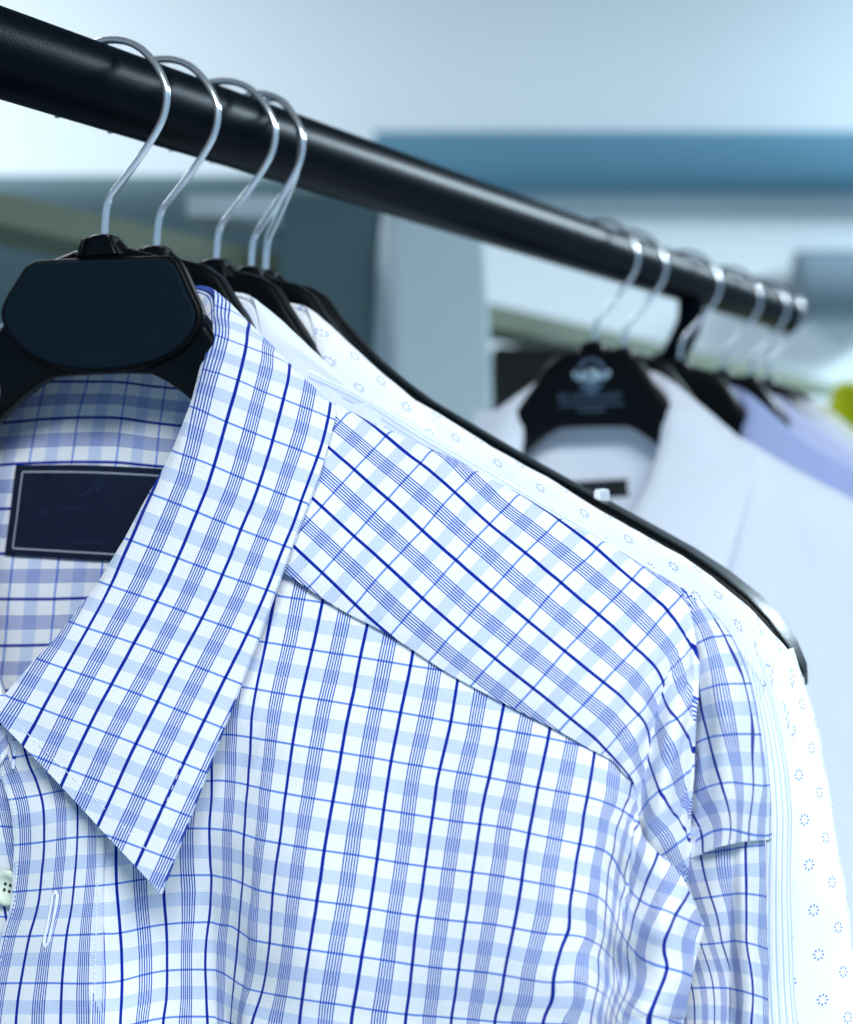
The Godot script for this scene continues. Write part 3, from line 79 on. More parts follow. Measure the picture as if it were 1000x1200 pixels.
	79, -146.3, 26.6, 4.29, 0, 99, -157.5, 26.6, 4.02, 1.61, 115.4, -164.9, 26.6, 3.7, 2.84, 132.2, -174.1, 26.6, 3.54, 4.21, 145.7, -180.6, 26.6, 3.38, 5.26, 157.2, -185.6, 26.6, 3.21, 6.13, 166.8, -189.8, 26.6, 3.05, 6.88, 175.4, -194, 26.6, 2.93, 7.54, 178.9, -195.6, 26.6, 2.84, 7.84, 182.4, -197.2, 26.6, 2.72, 8.22, 184.8, -200.2, 26.3, 2.67, 8.65, 186.1, -203.5, 22.8, 2.56, 9.1, 186, -207.9, 20.4, 2.67, 9.48, 186.8, -211.9, 20.6, 2.62, 9.83, 188.6, -215.4, 21.9, 2.57, 10.16, 190.3, -218.9, 23.1, 2.65, 10.46, 191.7, -221, 22.7, 2.64, 10.67, 192.7, -223.4, 21.1, 2.61, 10.88, 193.6, -226.2, 18.8, 2.57, 11.11, 194.5, -229, 16.3, 2.52, 11.34, 194.8, -232.3, 13.6, 2.55, 11.56, 195.1, -235.5, 11, 2.58, 11.79,
	77.9, -150.3, 27, 4.56, 0.15, 97.9, -161.7, 27, 4.29, 1.76, 114.2, -169, 27, 4, 2.97, 130.8, -178.3, 27, 3.86, 4.34, 144.2, -184.7, 27, 3.7, 5.38, 155.6, -189.6, 27, 3.53, 6.25, 165.1, -193.6, 27, 3.38, 6.98, 173.7, -197.8, 27, 3.25, 7.66, 177.4, -199.4, 27, 3.16, 7.99, 181, -201.1, 27, 3.06, 8.39, 183.6, -204, 26.9, 3.07, 8.85, 185.4, -207.3, 24.6, 2.97, 9.31, 185.3, -211.7, 22.1, 2.9, 9.68, 185.7, -215.9, 21.2, 2.88, 10, 186.8, -219.8, 20.2, 2.89, 10.32, 188.6, -223.3, 21.4, 2.94, 10.63, 190.3, -225, 21.4, 2.88, 10.83, 191.5, -226.9, 19.9, 2.81, 11.03, 192.8, -229, 18, 2.72, 11.23, 194, -231, 16, 2.64, 11.43, 194.5, -233.3, 13.5, 2.61, 11.61, 195.1, -235.7, 11, 2.59, 11.79,
]]
const SHOULDER_FOLD := [9, 10, [
	185.8, -154.7, -9, -0.54, 6.59, 187.4, -155.4, -7, -0.53, 6.67, 188.9, -155.8, -5, -0.53, 6.74, 189.7, -156.4, -5, -0.53, 6.81, 190.5, -157, -5, -0.53, 6.88, 191.4, -157.7, -5, -0.55, 6.95, 192, -158.1, -5, -0.57, 7.01, 192.3, -158.6, -6, -0.6, 7.05, 191.3, -159.6, -15, -1.22, 7.05, 187.3, -162.6, -26, -1.99, 7.05,
	188.1, -161.4, -8, -0.22, 7.1, 191.2, -161.8, -4, -0.31, 7.21, 193.4, -162.2, -1.5, -0.4, 7.3, 195, -162.7, -1, -0.51, 7.39, 196.2, -163.3, -2, -0.64, 7.47, 197.5, -163.9, -3, -0.81, 7.56, 198.3, -164.4, -4, -0.95, 7.62, 198.7, -164.9, -6, -1.06, 7.66, 197.7, -165.9, -15, -1.68, 7.66, 193.7, -168.9, -26, -2.45, 7.66,
	190.7, -168.3, -4, -0.05, 7.61, 194.6, -168.3, 1, -0.15, 7.74, 197.3, -168.4, 4, -0.26, 7.84, 199.5, -168.7, 5, -0.43, 7.93, 201.1, -169, 4, -0.64, 8, 202.2, -169.6, 1, -0.86, 8.05, 202.8, -170, -2, -1.02, 8.09, 202.8, -170.5, -6, -1.14, 8.12, 201.8, -171.5, -15, -1.77, 8.12, 197.8, -174.5, -26, -2.53, 8.12,
	192.7, -176.5, 0, 0.23, 8.26, 197.5, -176.7, 6, 0.02, 8.42, 200.8, -176.9, 9.5, -0.19, 8.54, 203.6, -177.3, 11, -0.41, 8.64, 205.6, -177.9, 10, -0.61, 8.73, 206.9, -178.7, 6, -0.8, 8.8, 207.2, -179.6, 1, -0.94, 8.85, 206.7, -180.5, -6, -1.06, 8.89, 205.7, -181.5, -15, -1.69, 8.89, 201.7, -184.5, -26, -2.45, 8.89,
	193.7, -188.5, 3, 0.4, 9.25, 198.9, -188.3, 9, 0.11, 9.39, 203, -188, 14, -0.11, 9.48, 207.2, -187.8, 19, -0.33, 9.55, 209.8, -188.1, 19, -0.54, 9.61, 211.1, -189, 14, -0.74, 9.65, 210.9, -190, 6, -0.91, 9.67, 209.8, -191.3, -4, -1.07, 9.69, 208.8, -192.3, -13, -1.69, 9.69, 204.8, -195.3, -24, -2.46, 9.69,
	192.7, -200.3, 3, 0.77, 10.03, 198.4, -199.6, 9, 0.43, 10.17, 202.8, -199, 14, 0.16, 10.27, 207.2, -198.5, 18.2, -0.12, 10.35, 210.2, -198.5, 18.1, -0.41, 10.39, 212.2, -199, 14, -0.73, 10.4, 212.3, -200, 6, -0.99, 10.4, 211.4, -201.3, -4, -1.21, 10.4, 210.4, -202.3, -13, -1.84, 10.4, 206.4, -205.3, -24, -2.6, 10.4,
	192, -212.1, 3, 1.09, 10.89, 198.1, -210.8, 9, 0.67, 11.01, 202.8, -209.7, 14, 0.4, 11.1, 207.3, -208.9, 17.5, 0.13, 11.18, 210.5, -208.5, 17.2, -0.25, 11.19, 213.1, -208.6, 14, -0.76, 11.13, 213.5, -209.4, 6, -1.15, 11.09, 212.9, -210.6, -4, -1.47, 11.07, 211.9, -211.6, -13, -2.09, 11.07, 207.9, -214.6, -24, -2.85, 11.07,
	190.7, -222.7, 3, 1.65, 11.61, 197.2, -220.8, 9, 1.22, 11.76, 202.2, -219.3, 14, 0.89, 11.87, 206.7, -218.1, 16.7, 0.5, 11.93, 210.2, -217.5, 16.3, -0.06, 11.91, 213.4, -217, 14, -0.9, 11.8, 214, -217.7, 6, -1.38, 11.73, 213.6, -218.7, -4, -1.73, 11.69, 212.6, -219.7, -13, -2.36, 11.69, 208.6, -222.7, -24, -3.12, 11.69,
	189.3, -231.6, 3, 1.98, 12.08, 196, -229, 9, 1.47, 12.16, 201.3, -226.3, 14, 1.06, 12.21, 206, -224.1, 16.7, 0.57, 12.25, 209.7, -222.8, 16.3, -0.05, 12.23, 213.1, -222.1, 14, -0.86, 12.13, 213.9, -223, 6, -1.39, 12.09, 213.6, -224.3, -4, -1.78, 12.08, 212.6, -225.3, -13, -2.4, 12.08, 208.6, -228.3, -24, -3.16, 12.08,
]]
const SLEEVE := [14, 8, [
	192.2, -220.6, 9, -0.9, -1.56, 199.3, -219.7, 12, -0.18, -1.53, 204.1, -219.2, 14, 0.22, -1.5, 207.2, -218.9, 14, 0.48, -1.47, 209, -219.1, 12, 0.68, -1.44, 211.6, -219.1, 11, 0.93, -1.41, 212.5, -220, 4, 1.23, -1.38, 212.3, -221.4, -6, 1.54, -1.36,
	191.4, -227.9, 7.8, -1.01, -1.03, 198.7, -226.9, 10.8, -0.15, -1, 203.5, -226.3, 12.4, 0.27, -0.97, 206.6, -226.1, 12, 0.52, -0.93, 208.4, -226.3, 9.8, 0.7, -0.9, 211.4, -226.1, 10, 0.95, -0.86, 212.7, -226.9, 4.2, 1.24, -0.84, 212.5, -228.5, -6.2, 1.56, -0.83,
	190.5, -236.3, 6.6, -1.4, -0.38, 198, -235.2, 9.6, -0.43, -0.34, 202.8, -234.7, 10.8, 0.12, -0.29, 205.9, -234.5, 10, 0.45, -0.25, 207.8, -234.8, 7.6, 0.68, -0.22, 211.3, -234.3, 9, 0.95, -0.21, 213, -234.9, 4.4, 1.26, -0.23, 212.8, -236.7, -6.4, 1.57, -0.26,
	189.4, -244.8, 5.4, -1.96, 0.28, 197.2, -243.6, 8.4, -0.93, 0.32, 202.1, -243.1, 9.2, -0.23, 0.36, 205.2, -243, 8, 0.24, 0.4, 207.1, -243.3, 5.4, 0.56, 0.42, 211, -242.5, 8, 0.92, 0.41, 213.2, -242.9, 4.6, 1.28, 0.36, 213, -244.9, -6.6, 1.62, 0.31,
	188.1, -253.3, 4.2, -2.57, 0.95, 196.2, -252, 7.2, -1.47, 0.97, 201.1, -251.5, 7.6, -0.64, 0.99, 204.2, -251.6, 6, 0, 1.03, 206.2, -251.9, 3.2, 0.42, 1.05, 210.6, -250.8, 7, 0.87, 1.03, 213.3, -251, 4.8, 1.3, 0.96, 213.1, -253.2, -6.8, 1.67, 0.88,
	187, -261.9, 3, -3.07, 1.63, 195.3, -260.5, 6, -1.97, 1.66, 200.3, -260, 6, -1.14, 1.68, 203.4, -260.2, 4, -0.44, 1.69, 205.4, -260.6, 1, 0.09, 1.68, 210.3, -259.1, 6, 0.67, 1.64, 213.5, -259, 5, 1.19, 1.56, 213.2, -261.5, -7, 1.63, 1.48,
	186.6, -269, 3, -3.35, 2.2, 195.1, -267.5, 6, -2.23, 2.22, 200.1, -267, 6, -1.38, 2.23, 203.3, -267.1, 4, -0.64, 2.22, 205.4, -267.6, 1, -0.05, 2.2, 210.4, -266, 6, 0.6, 2.15, 213.5, -265.9, 5, 1.15, 2.06, 213.3, -268.5, -7, 1.6, 1.97,
	186.3, -276.2, 3, -3.49, 2.74, 194.9, -274.6, 6, -2.32, 2.74, 200, -274, 6, -1.43, 2.73, 203.3, -274.1, 4, -0.63, 2.71, 205.3, -274.6, 1, 0.03, 2.68, 210.4, -272.9, 6, 0.68, 2.62, 213.6, -272.8, 5, 1.19, 2.55, 213.5, -275.5, -7, 1.56, 2.48,
	186.3, -288.1, 3, -3.49, 3.63, 194.9, -286.5, 6, -2.32, 3.63, 200, -285.9, 6, -1.43, 3.62, 203.3, -286, 4, -0.63, 3.6, 205.3, -286.5, 1, 0.03, 3.56, 210.4, -284.8, 6, 0.68, 3.51, 213.6, -284.7, 5, 1.19, 3.44, 213.5, -287.4, -7, 1.56, 3.37,
	186.3, -308.3, 3, -3.49, 5.14, 194.9, -306.7, 6, -2.32, 5.14, 200, -306.2, 6, -1.43, 5.13, 203.3, -306.3, 4, -0.63, 5.11, 205.3, -306.7, 1, 0.03, 5.07, 210.4, -305, 6, 0.68, 5.02, 213.6, -304.9, 5, 1.19, 4.95, 213.5, -307.7, -7, 1.56, 4.88,
	186.3, -342.7, 3, -3.49, 7.71, 194.9, -341.1, 6, -2.32, 7.71, 200, -340.5, 6, -1.43, 7.7, 203.3, -340.6, 4, -0.63, 7.67, 205.3, -341.1, 1, 0.03, 7.64, 210.4, -339.4, 6, 0.68, 7.58, 213.6, -339.3, 5, 1.19, 7.51, 213.5, -342, -7, 1.56, 7.44,
	186.3, -401.1, 3, -3.49, 12.07, 194.9, -399.5, 6, -2.32, 12.07, 200, -399, 6, -1.43, 12.06, 203.3, -399.1, 4, -0.63, 12.03, 205.3, -399.6, 1, 0.03, 12, 210.4, -397.9, 6, 0.68, 11.95, 213.6, -397.8, 5, 1.19, 11.87, 213.5, -400.5, -7, 1.56, 11.8,
	186.3, -500.5, 3, -3.49, 19.48, 194.9, -498.9, 6, -2.32, 19.49, 200, -498.4, 6, -1.43, 19.47, 203.3, -498.5, 4, -0.63, 19.45, 205.3, -498.9, 1, 0.03, 19.42, 210.4, -497.3, 6, 0.68, 19.36, 213.6, -497.1, 5, 1.19, 19.29, 213.5, -499.9, -7, 1.56, 19.22,
	186.3, -669.4, 3, -3.49, 32.09, 194.9, -667.8, 6, -2.32, 32.09, 200, -667.3, 6, -1.43, 32.08, 203.3, -667.4, 4, -0.63, 32.06, 205.3, -667.9, 1, 0.03, 32.03, 210.4, -666.2, 6, 0.68, 31.97, 213.6, -666.1, 5, 1.19, 31.9, 213.5, -668.8, -7, 1.56, 31.83,
]]
const PLACKET := [16, 6, [
	-8.6, -197.9, 48, -0.83, 2.16, -3.4, -197.6, 48.9, -0.49, 2.2, 1.6, -197.3, 49.4, -0.16, 2.25, 6.1, -197.1, 49.4, 0.16, 2.3, 10.2, -197, 48.9, 0.49, 2.35, 14.1, -196.9, 48, 0.81, 2.4,
	-6.2, -207.9, 48, -0.86, 2.96, 0.1, -207.5, 48.9, -0.46, 3.03, 6.1, -207.2, 49.4, -0.06, 3.1, 11.6, -206.9, 49.4, 0.32, 3.17, 16.7, -206.7, 48.9, 0.72, 3.24, 21.6, -206.5, 48, 1.14, 3.29,
	-2.5, -215.3, 48, -0.81, 3.63, 4.1, -214.8, 48.9, -0.42, 3.69, 10.4, -214.4, 49.4, -0.02, 3.75, 16.2, -214.1, 49.4, 0.42, 3.83, 21.6, -213.9, 48.9, 0.9, 3.89, 26.7, -213.7, 48, 1.4, 3.92,
	1.6, -222.4, 50, -0.81, 4.25, 8.3, -221.9, 50.9, -0.41, 4.3, 14.6, -221.4, 51.4, 0.02, 4.36, 20.5, -221, 51.4, 0.51, 4.42, 26, -220.8, 50.9, 1.03, 4.46, 31.2, -220.6, 50, 1.6, 4.48,
	2.9, -231.1, 50, -0.79, 4.91, 9.8, -230.5, 50.9, -0.35, 4.95, 16.3, -230, 51.4, 0.14, 5, 22.5, -229.5, 51.4, 0.67, 5.05, 28.2, -229.2, 50.9, 1.26, 5.08, 33.6, -229, 50, 1.86, 5.09,
	2.4, -239.9, 50, -0.78, 5.54, 9.4, -239.2, 50.9, -0.32, 5.57, 16.1, -238.7, 51.4, 0.18, 5.61, 22.3, -238.2, 51.4, 0.73, 5.65, 28.1, -237.9, 50.9, 1.3, 5.68, 33.6, -237.6, 50, 1.88, 5.7,
	1.5, -250, 50, -0.72, 6.28, 8.6, -249.3, 50.9, -0.26, 6.31, 15.5, -248.6, 51.4, 0.25, 6.34, 21.9, -248.1, 51.4, 0.8, 6.36, 27.8, -247.7, 50.9, 1.37, 6.38, 33.5, -247.4, 50, 1.92, 6.4,
	-1.6, -260.3, 50, -0.7, 7.05, 6.2, -259.5, 50.9, -0.19, 7.06, 13.7, -258.7, 51.4, 0.34, 7.07, 20.6, -258.1, 51.4, 0.88, 7.08, 27.1, -257.6, 50.9, 1.42, 7.09, 33.4, -257.2, 50, 1.96, 7.1,
	-5.6, -273.3, 50, -0.76, 7.95, 3, -272.3, 50.9, -0.2, 7.97, 11.2, -271.4, 51.4, 0.35, 7.97, 19, -270.6, 51.4, 0.88, 7.97, 26.2, -270, 50.9, 1.41, 7.96, 33.2, -269.5, 50, 1.95, 7.97,
	-9.6, -286.4, 50, -0.9, 8.84, -0.2, -285.2, 50.9, -0.29, 8.86, 8.8, -284.1, 51.4, 0.28, 8.86, 17.3, -283.2, 51.4, 0.82, 8.87, 25.3, -282.4, 50.9, 1.36, 8.87, 33, -281.8, 50, 1.9, 8.87,
	-9.6, -307.9, 50, -0.9, 10.44, -0.2, -306.7, 50.9, -0.29, 10.46, 8.8, -305.6, 51.4, 0.28, 10.47, 17.3, -304.7, 51.4, 0.82, 10.47, 25.3, -303.9, 50.9, 1.36, 10.47, 33, -303.3, 50, 1.9, 10.48,
	-9.6, -344.4, 50, -0.9, 13.17, -0.2, -343.2, 50.9, -0.29, 13.19, 8.8, -342.1, 51.4, 0.28, 13.2, 17.3, -341.2, 51.4, 0.82, 13.2, 25.3, -340.5, 50.9, 1.36, 13.2, 33, -339.9, 50, 1.9, 13.2,
	-9.6, -406.6, 50, -0.9, 17.81, -0.2, -405.4, 50.9, -0.29, 17.83, 8.8, -404.3, 51.4, 0.28, 17.83, 17.3, -403.4, 51.4, 0.82, 17.83, 25.3, -402.6, 50.9, 1.36, 17.84, 33, -402, 50, 1.9, 17.84,
	-9.6, -512.2, 50, -0.9, 25.69, -0.2, -511, 50.9, -0.29, 25.71, 8.8, -509.9, 51.4, 0.28, 25.72, 17.3, -509, 51.4, 0.82, 25.72, 25.3, -508.3, 50.9, 1.36, 25.72, 33, -507.7, 50, 1.9, 25.73,
	-9.6, -691.8, 50, -0.9, 39.09, -0.2, -690.6, 50.9, -0.29, 39.11, 8.8, -689.5, 51.4, 0.28, 39.12, 17.3, -688.6, 51.4, 0.82, 39.12, 25.3, -687.9, 50.9, 1.36, 39.12, 33, -687.2, 50, 1.9, 39.13,
	-9.6, -997, 50, -0.9, 61.87, -0.2, -995.8, 50.9, -0.29, 61.89, 8.8, -994.8, 51.4, 0.28, 61.9, 17.3, -993.9, 51.4, 0.82, 61.9, 25.3, -993.1, 50.9, 1.36, 61.9, 33, -992.5, 50, 1.9, 61.91,
]]
const PLAIN_BODY := [13, 10, [
	58, -150, -34, 0, 0, 78, -159, -34, 1.57, 0, 100, -171.5, -34, 3.37, 0, 123, -184, -34, 5.24, 0, 145, -196, -34, 7.03, 0, 163, -206, -34, 8.5, 0, 178, -215, -34, 9.75, 0, 190, -224.5, -34, 10.85, 0, 197, -207, -27.2, 11.78, 0, 204, -205, -18.7, 12.65, 0,
	58, -120, -30, 0, 2.16, 78, -129, -30, 1.57, 2.16, 100, -141.5, -30, 3.37, 2.16, 123, -154, -30, 5.24, 2.16, 145, -166, -30, 7.03, 2.16, 163, -176, -30, 8.5, 2.16, 178, -185, -30, 9.75, 2.16, 190, -194.5, -30, 10.85, 2.16, 197, -190.5, -24, 11.78, 1.2, 204, -194.5, -16.5, 12.65, 0.77,
	58, -98, -17, 0, 3.99, 78, -107, -17, 1.57, 3.99, 100, -119.5, -17, 3.37, 3.99, 123, -132, -17, 5.24, 3.99, 145, -144, -17, 7.03, 3.99, 163, -154, -17, 8.5, 3.99, 178, -163, -17, 9.75, 3.99, 190, -172.5, -17, 10.85, 3.99, 199, -178.4, -13.6, 11.78, 2.35, 206, -186.8, -9.4, 12.65, 1.53,
	58, -90, 0, 0, 5.33, 78, -99, 0, 1.57, 5.33, 100, -111.5, 0, 3.37, 5.33, 123, -124, 0, 5.24, 5.33, 145, -136, 0, 7.03, 5.33, 163, -146, 0, 8.5, 5.33, 178, -155, 0, 9.75, 5.33, 190, -164.5, 0, 10.85, 5.33, 199, -174, 0, 11.78, 3.37, 206, -184, 0, 12.65, 2.23,
	58, -96, 13, 0, 6.35, 78, -105, 13, 1.57, 6.35, 100, -117.5, 13, 3.37, 6.35, 123, -130, 13, 5.24, 6.35, 145, -142, 13, 7.03, 6.35, 163, -152, 13, 8.5, 6.35, 178, -161, 13, 9.75, 6.35, 190, -170.5, 13, 10.85, 6.35, 199, -177.3, 10.4, 11.78, 4.15, 206, -186.1, 7.2, 12.65, 2.76,
	58, -114, 22, 0, 7.79, 78, -123, 22, 1.57, 7.79, 100, -135.5, 22, 3.37, 7.79, 123, -148, 22, 5.24, 7.79, 145, -160, 22, 7.03, 7.79, 163, -170, 22, 8.5, 7.79, 178, -179, 22, 9.75, 7.79, 190, -188.5, 22, 10.85, 7.79, 197, -187.2, 17.6, 11.78, 5.04, 204, -192.4, 12.1, 12.65, 3.35,
	58, -140, 26, 0, 9.67, 78, -149, 26, 1.57, 9.67, 100, -161.5, 26, 3.37, 9.67, 123, -174, 26, 5.24, 9.67, 145, -186, 26, 7.03, 9.67, 163, -196, 26, 8.5, 9.67, 178, -205, 26, 9.75, 9.67, 190, -214.5, 26, 10.85, 9.67, 197, -201.5, 20.8, 11.78, 6.08, 204, -201.5, 14.3, 12.65, 4.02,
	58, -225, 28.7, 0, 15.74, 78, -227.2, 30.2, 1.57, 15.27, 100, -230.4, 31.3, 3.37, 14.6, 123, -233.5, 29.8, 5.24, 13.93, 145, -236.5, 28.7, 7.03, 13.28, 163, -239, 29.8, 8.5, 12.75, 178, -241.2, 31, 9.75, 12.28, 190, -243.6, 31.3, 10.85, 11.78, 192, -246, 18.9, 11.78, 9.28, 192, -248.5, 8.4, 12.65, 7.51,
	58, -288, 27.5, 0, 20.24, 78, -289.8, 30.5, 1.57, 19.73, 100, -292.3, 32.6, 3.37, 19.03, 123, -294.8, 29.5, 5.24, 18.31, 145, -297.2, 27.4, 7.03, 17.62, 163, -299.2, 29.6, 8.5, 17.05, 178, -301, 32.1, 9.75, 16.55, 190, -302.9, 32.6, 10.85, 16.02, 192, -304.8, 19.9, 11.78, 13.48, 192, -306.8, 8.8, 12.65, 11.67,
	58, -371, 26.2, 0, 26.17, 78, -372.4, 30.7, 1.57, 25.63, 100, -374.2, 34, 3.37, 24.88, 123, -376.1, 29.3, 5.24, 24.11, 145, -377.9, 26, 7.03, 23.38, 163, -379.4, 29.4, 8.5, 22.78, 178, -380.8, 33.1, 9.75, 22.25, 190, -382.2, 33.9, 10.85, 21.68, 192, -383.6, 20.8, 11.78, 19.11, 192, -385.1, 9.1, 12.65, 17.27,
	58, -474, 26.2, 0, 33.53, 78, -474.9, 30.7, 1.57, 32.96, 100, -476.2, 34, 3.37, 32.16, 123, -477.4, 29.3, 5.24, 31.35, 145, -478.6, 26, 7.03, 30.58, 163, -479.6, 29.4, 8.5, 29.94, 178, -480.5, 33.1, 9.75, 29.37, 190, -481.4, 33.9, 10.85, 28.77, 192, -482.4, 20.8, 11.78, 26.17, 192, -483.4, 9.1, 12.65, 24.29,
	58, -617, 26.2, 0, 43.74, 78, -617.4, 30.7, 1.57, 43.14, 100, -618.1, 34, 3.37, 42.3, 123, -618.7, 29.3, 5.24, 41.44, 145, -619.3, 26, 7.03, 40.63, 163, -619.8, 29.4, 8.5, 39.95, 178, -620.2, 33.1, 9.75, 39.36, 190, -620.7, 33.9, 10.85, 38.72, 192, -621.2, 20.8, 11.78, 36.08, 192, -621.7, 9.1, 12.65, 34.17,
	58, -770, 26.2, 0, 54.67, 78, -770, 30.7, 1.57, 54.03, 100, -770, 34, 3.37, 53.15, 123, -770, 29.3, 5.24, 52.25, 145, -770, 26, 7.03, 51.39, 163, -770, 29.4, 8.5, 50.68, 178, -770, 33.1, 9.75, 50.05, 190, -770, 33.9, 10.85, 49.38, 192, -770, 20.8, 11.78, 46.71, 192, -770, 9.1, 12.65, 44.76,
]]
const PLAIN_SLEEVE := [11, 10, [
	184, -185, -3.8, 0, 0, 186.9, -183.6, 8.1, 1.09, 0, 190.8, -181.8, 12.5, 1.82, 0, 194.7, -180, 12.2, 2.41, 0, 198.6, -178.2, 10.7, 3.05, 0, 201.6, -176.9, 6.4, 3.67, 0, 203.5, -176, -2.5, 4.41, 0, 202.1, -176.6, -11.5, 5.06, 0, 195.7, -179.6, -20.4, 6.08, 0, 187.9, -183.2, -21.1, 7.25, 0,
	181.5, -195, -2.7, 0, 0.74, 185.2, -193.6, 9.4, 1.09, 0.73, 190.2, -191.8, 13, 1.82, 0.72, 195.2, -190, 11.5, 2.41, 0.72, 200.2, -188.2, 9.4, 3.05, 0.73, 203.9, -186.9, 5.5, 3.67, 0.74, 206.4, -186, -2.9, 4.41, 0.74, 204.7, -186.6, -12.3, 5.06, 0.74, 196.4, -189.6, -21.4, 6.08, 0.72, 186.5, -193.2, -20, 7.25, 0.73,
	178, -209, -2.9, 0, 1.77, 182.8, -207.6, 10.5, 1.09, 1.75, 189.2, -205.8, 14.8, 1.82, 1.73, 195.6, -204, 12.3, 2.41, 1.72, 202, -202.2, 8.5, 3.05, 1.74, 206.8, -200.9, 3.8, 3.67, 1.77, 210, -200, -4.6, 4.41, 1.78, 207.8, -200.6, -14.1, 5.06, 1.77, 197.2, -203.6, -21, 6.08, 1.72, 184.4, -207.2, -18.6, 7.25, 1.74,
	174.7, -229, -5.2, 0, 3.23, 180.6, -227.6, 8.7, 1.09, 3.19, 188.6, -225.8, 15.1, 1.82, 3.16, 196.5, -224, 14.5, 2.41, 3.16, 204.4, -222.2, 10.5, 3.05, 3.19, 210.4, -220.9, 4.4, 3.67, 3.22, 214.3, -220, -5.2, 4.41, 3.25, 211.6, -220.6, -13.8, 5.06, 3.22, 198.5, -223.6, -18.7, 6.08, 3.16, 182.6, -227.2, -19.9, 7.25, 3.18,
	170.5, -254, -3.9, 0, 5.04, 177.7, -252.6, 8, 1.09, 4.99, 187.4, -250.8, 12.5, 1.82, 4.95, 197, -249, 12.3, 2.41, 4.95, 206.6, -247.2, 10.8, 3.05, 4.98, 213.8, -245.9, 6.4, 3.67, 5.03, 218.6, -245, -2.5, 4.41, 5.07, 215.3, -245.6, -11.5, 5.06, 5.04, 199.4, -248.6, -20.3, 6.08, 4.95, 180.1, -252.2, -21.2, 7.25, 4.98,
	168.3, -279.5, -3.4, 0, 6.87, 176.4, -278.8, 10.4, 1.09, 6.87, 187.3, -277.9, 15.3, 1.82, 6.9, 198.1, -277, 13, 2.41, 6.95, 209, -276.1, 8.7, 3.05, 7.05, 217.1, -275.4, 3.5, 3.67, 7.16, 222.5, -275, -5.2, 4.41, 7.24, 218.7, -275.3, -14.4, 5.06, 7.18, 200.8, -276.8, -20.4, 6.08, 6.97, 179.1, -278.6, -18.5, 7.25, 6.87,
	169.2, -324.5, -3.2, 0, 10.09, 177.9, -323.8, 8.7, 1.09, 10.09, 189.4, -322.9, 12.6, 1.82, 10.12, 201, -322, 11.8, 2.41, 10.17, 212.6, -321.1, 10.1, 3.05, 10.28, 221.2, -320.4, 6.1, 3.67, 10.39, 227, -320, -2.5, 4.41, 10.47, 223, -320.3, -11.8, 5.06, 10.42, 203.9, -321.8, -20.9, 6.08, 10.19, 180.8, -323.6, -20.7, 7.25, 10.09,
	170.4, -384.5, -4.5, 0, 14.37, 179.8, -383.8, 7.7, 1.09, 14.38, 192.3, -382.9, 12.7, 1.82, 14.41, 204.8, -382, 12.9, 2.41, 14.47, 217.4, -381.1, 11.2, 3.05, 14.58, 226.7, -380.4, 6.5, 3.67, 14.7, 233, -380, -2.8, 4.41, 14.78, 228.6, -380.3, -11.6, 5.06, 14.72, 208, -381.8, -19.7, 6.08, 14.49, 182.9, -383.6, -21.5, 7.25, 14.38,
	171.8, -454.5, -4.5, 0, 19.37, 182, -453.8, 7.7, 1.09, 19.38, 195.7, -452.9, 12.7, 1.82, 19.42, 209.3, -452, 12.9, 2.41, 19.48, 223, -451.1, 11.2, 3.05, 19.59, 233.2, -450.4, 6.5, 3.67, 19.72, 240, -450, -2.8, 4.41, 19.8, 235.2, -450.3, -11.6, 5.06, 19.74, 212.7, -451.8, -19.7, 6.08, 19.5, 185.4, -453.6, -21.5, 7.25, 19.39,
	173.4, -534.5, -3.2, 0, 25.09, 184.3, -533.8, 8.7, 1.09, 25.09, 198.8, -532.9, 12.6, 1.82, 25.14, 213.3, -532, 11.8, 2.41, 25.2, 227.8, -531.1, 10, 3.05, 25.32, 238.7, -530.4, 6.1, 3.67, 25.45, 246, -530, -2.6, 4.41, 25.54, 240.9, -530.3, -11.8, 5.06, 25.47, 217, -531.8, -21, 6.08, 25.22, 187.9, -533.6, -20.6, 7.25, 25.1,
	175, -614.5, -2.5, 0, 30.81, 186.6, -613.8, 10, 1.09, 30.81, 202, -612.9, 13.6, 1.82, 30.86, 217.4, -612, 11.6, 2.41, 30.92, 232.8, -611.1, 8.8, 3.05, 31.05, 244.3, -610.4, 4.8, 3.67, 31.17, 252, -610, -3.5, 4.41, 31.27, 246.6, -610.3, -13, 5.06, 31.2, 221.2, -611.8, -21.5, 6.08, 30.95, 190.4, -613.6, -19.3, 7.25, 30.82,
]]
const SMALL_LABEL := [3, 4, [
	-20.8, -118.9, -13.8, 0, 0, -9.2, -118.4, -13.8, 0.33, 0, 2.6, -117.8, -13.8, 0.67, 0, 14, -117.3, -13.8, 1, 0,
	-20.8, -123.6, -13.8, 0, 0.5, -9.2, -123, -13.8, 0.33, 0.5, 2.6, -122.5, -13.8, 0.67, 0.5, 14, -122, -13.8, 1, 0.5,
	-20.8, -128.3, -13.8, 0, 1, -9.2, -127.7, -13.8, 0.33, 1, 2.6, -127.1, -13.8, 0.67, 1, 14, -126.6, -13.8, 1, 1,
]]

const TURN := -0.439361          # the hangers' common turn about the vertical (radians): square to the rail
const RAIL_HEIGHT := 1.6345
const RAIL_RADIUS := 0.013
const RAIL_START := Vector3(-0.125, 1.6345, -0.6)
const RAIL_WAY := Vector3(0.425379, 0, -0.905015)

var M := {}
var taken := {}
var noise := FastNoiseLite.new()

# ------------------------------------------------------------------ naming
func numbered(called: String) -> String:
	var n: int = taken.get(called, 0)
	taken[called] = n + 1
	return called if n == 0 else "%s_%03d" % [called, n]

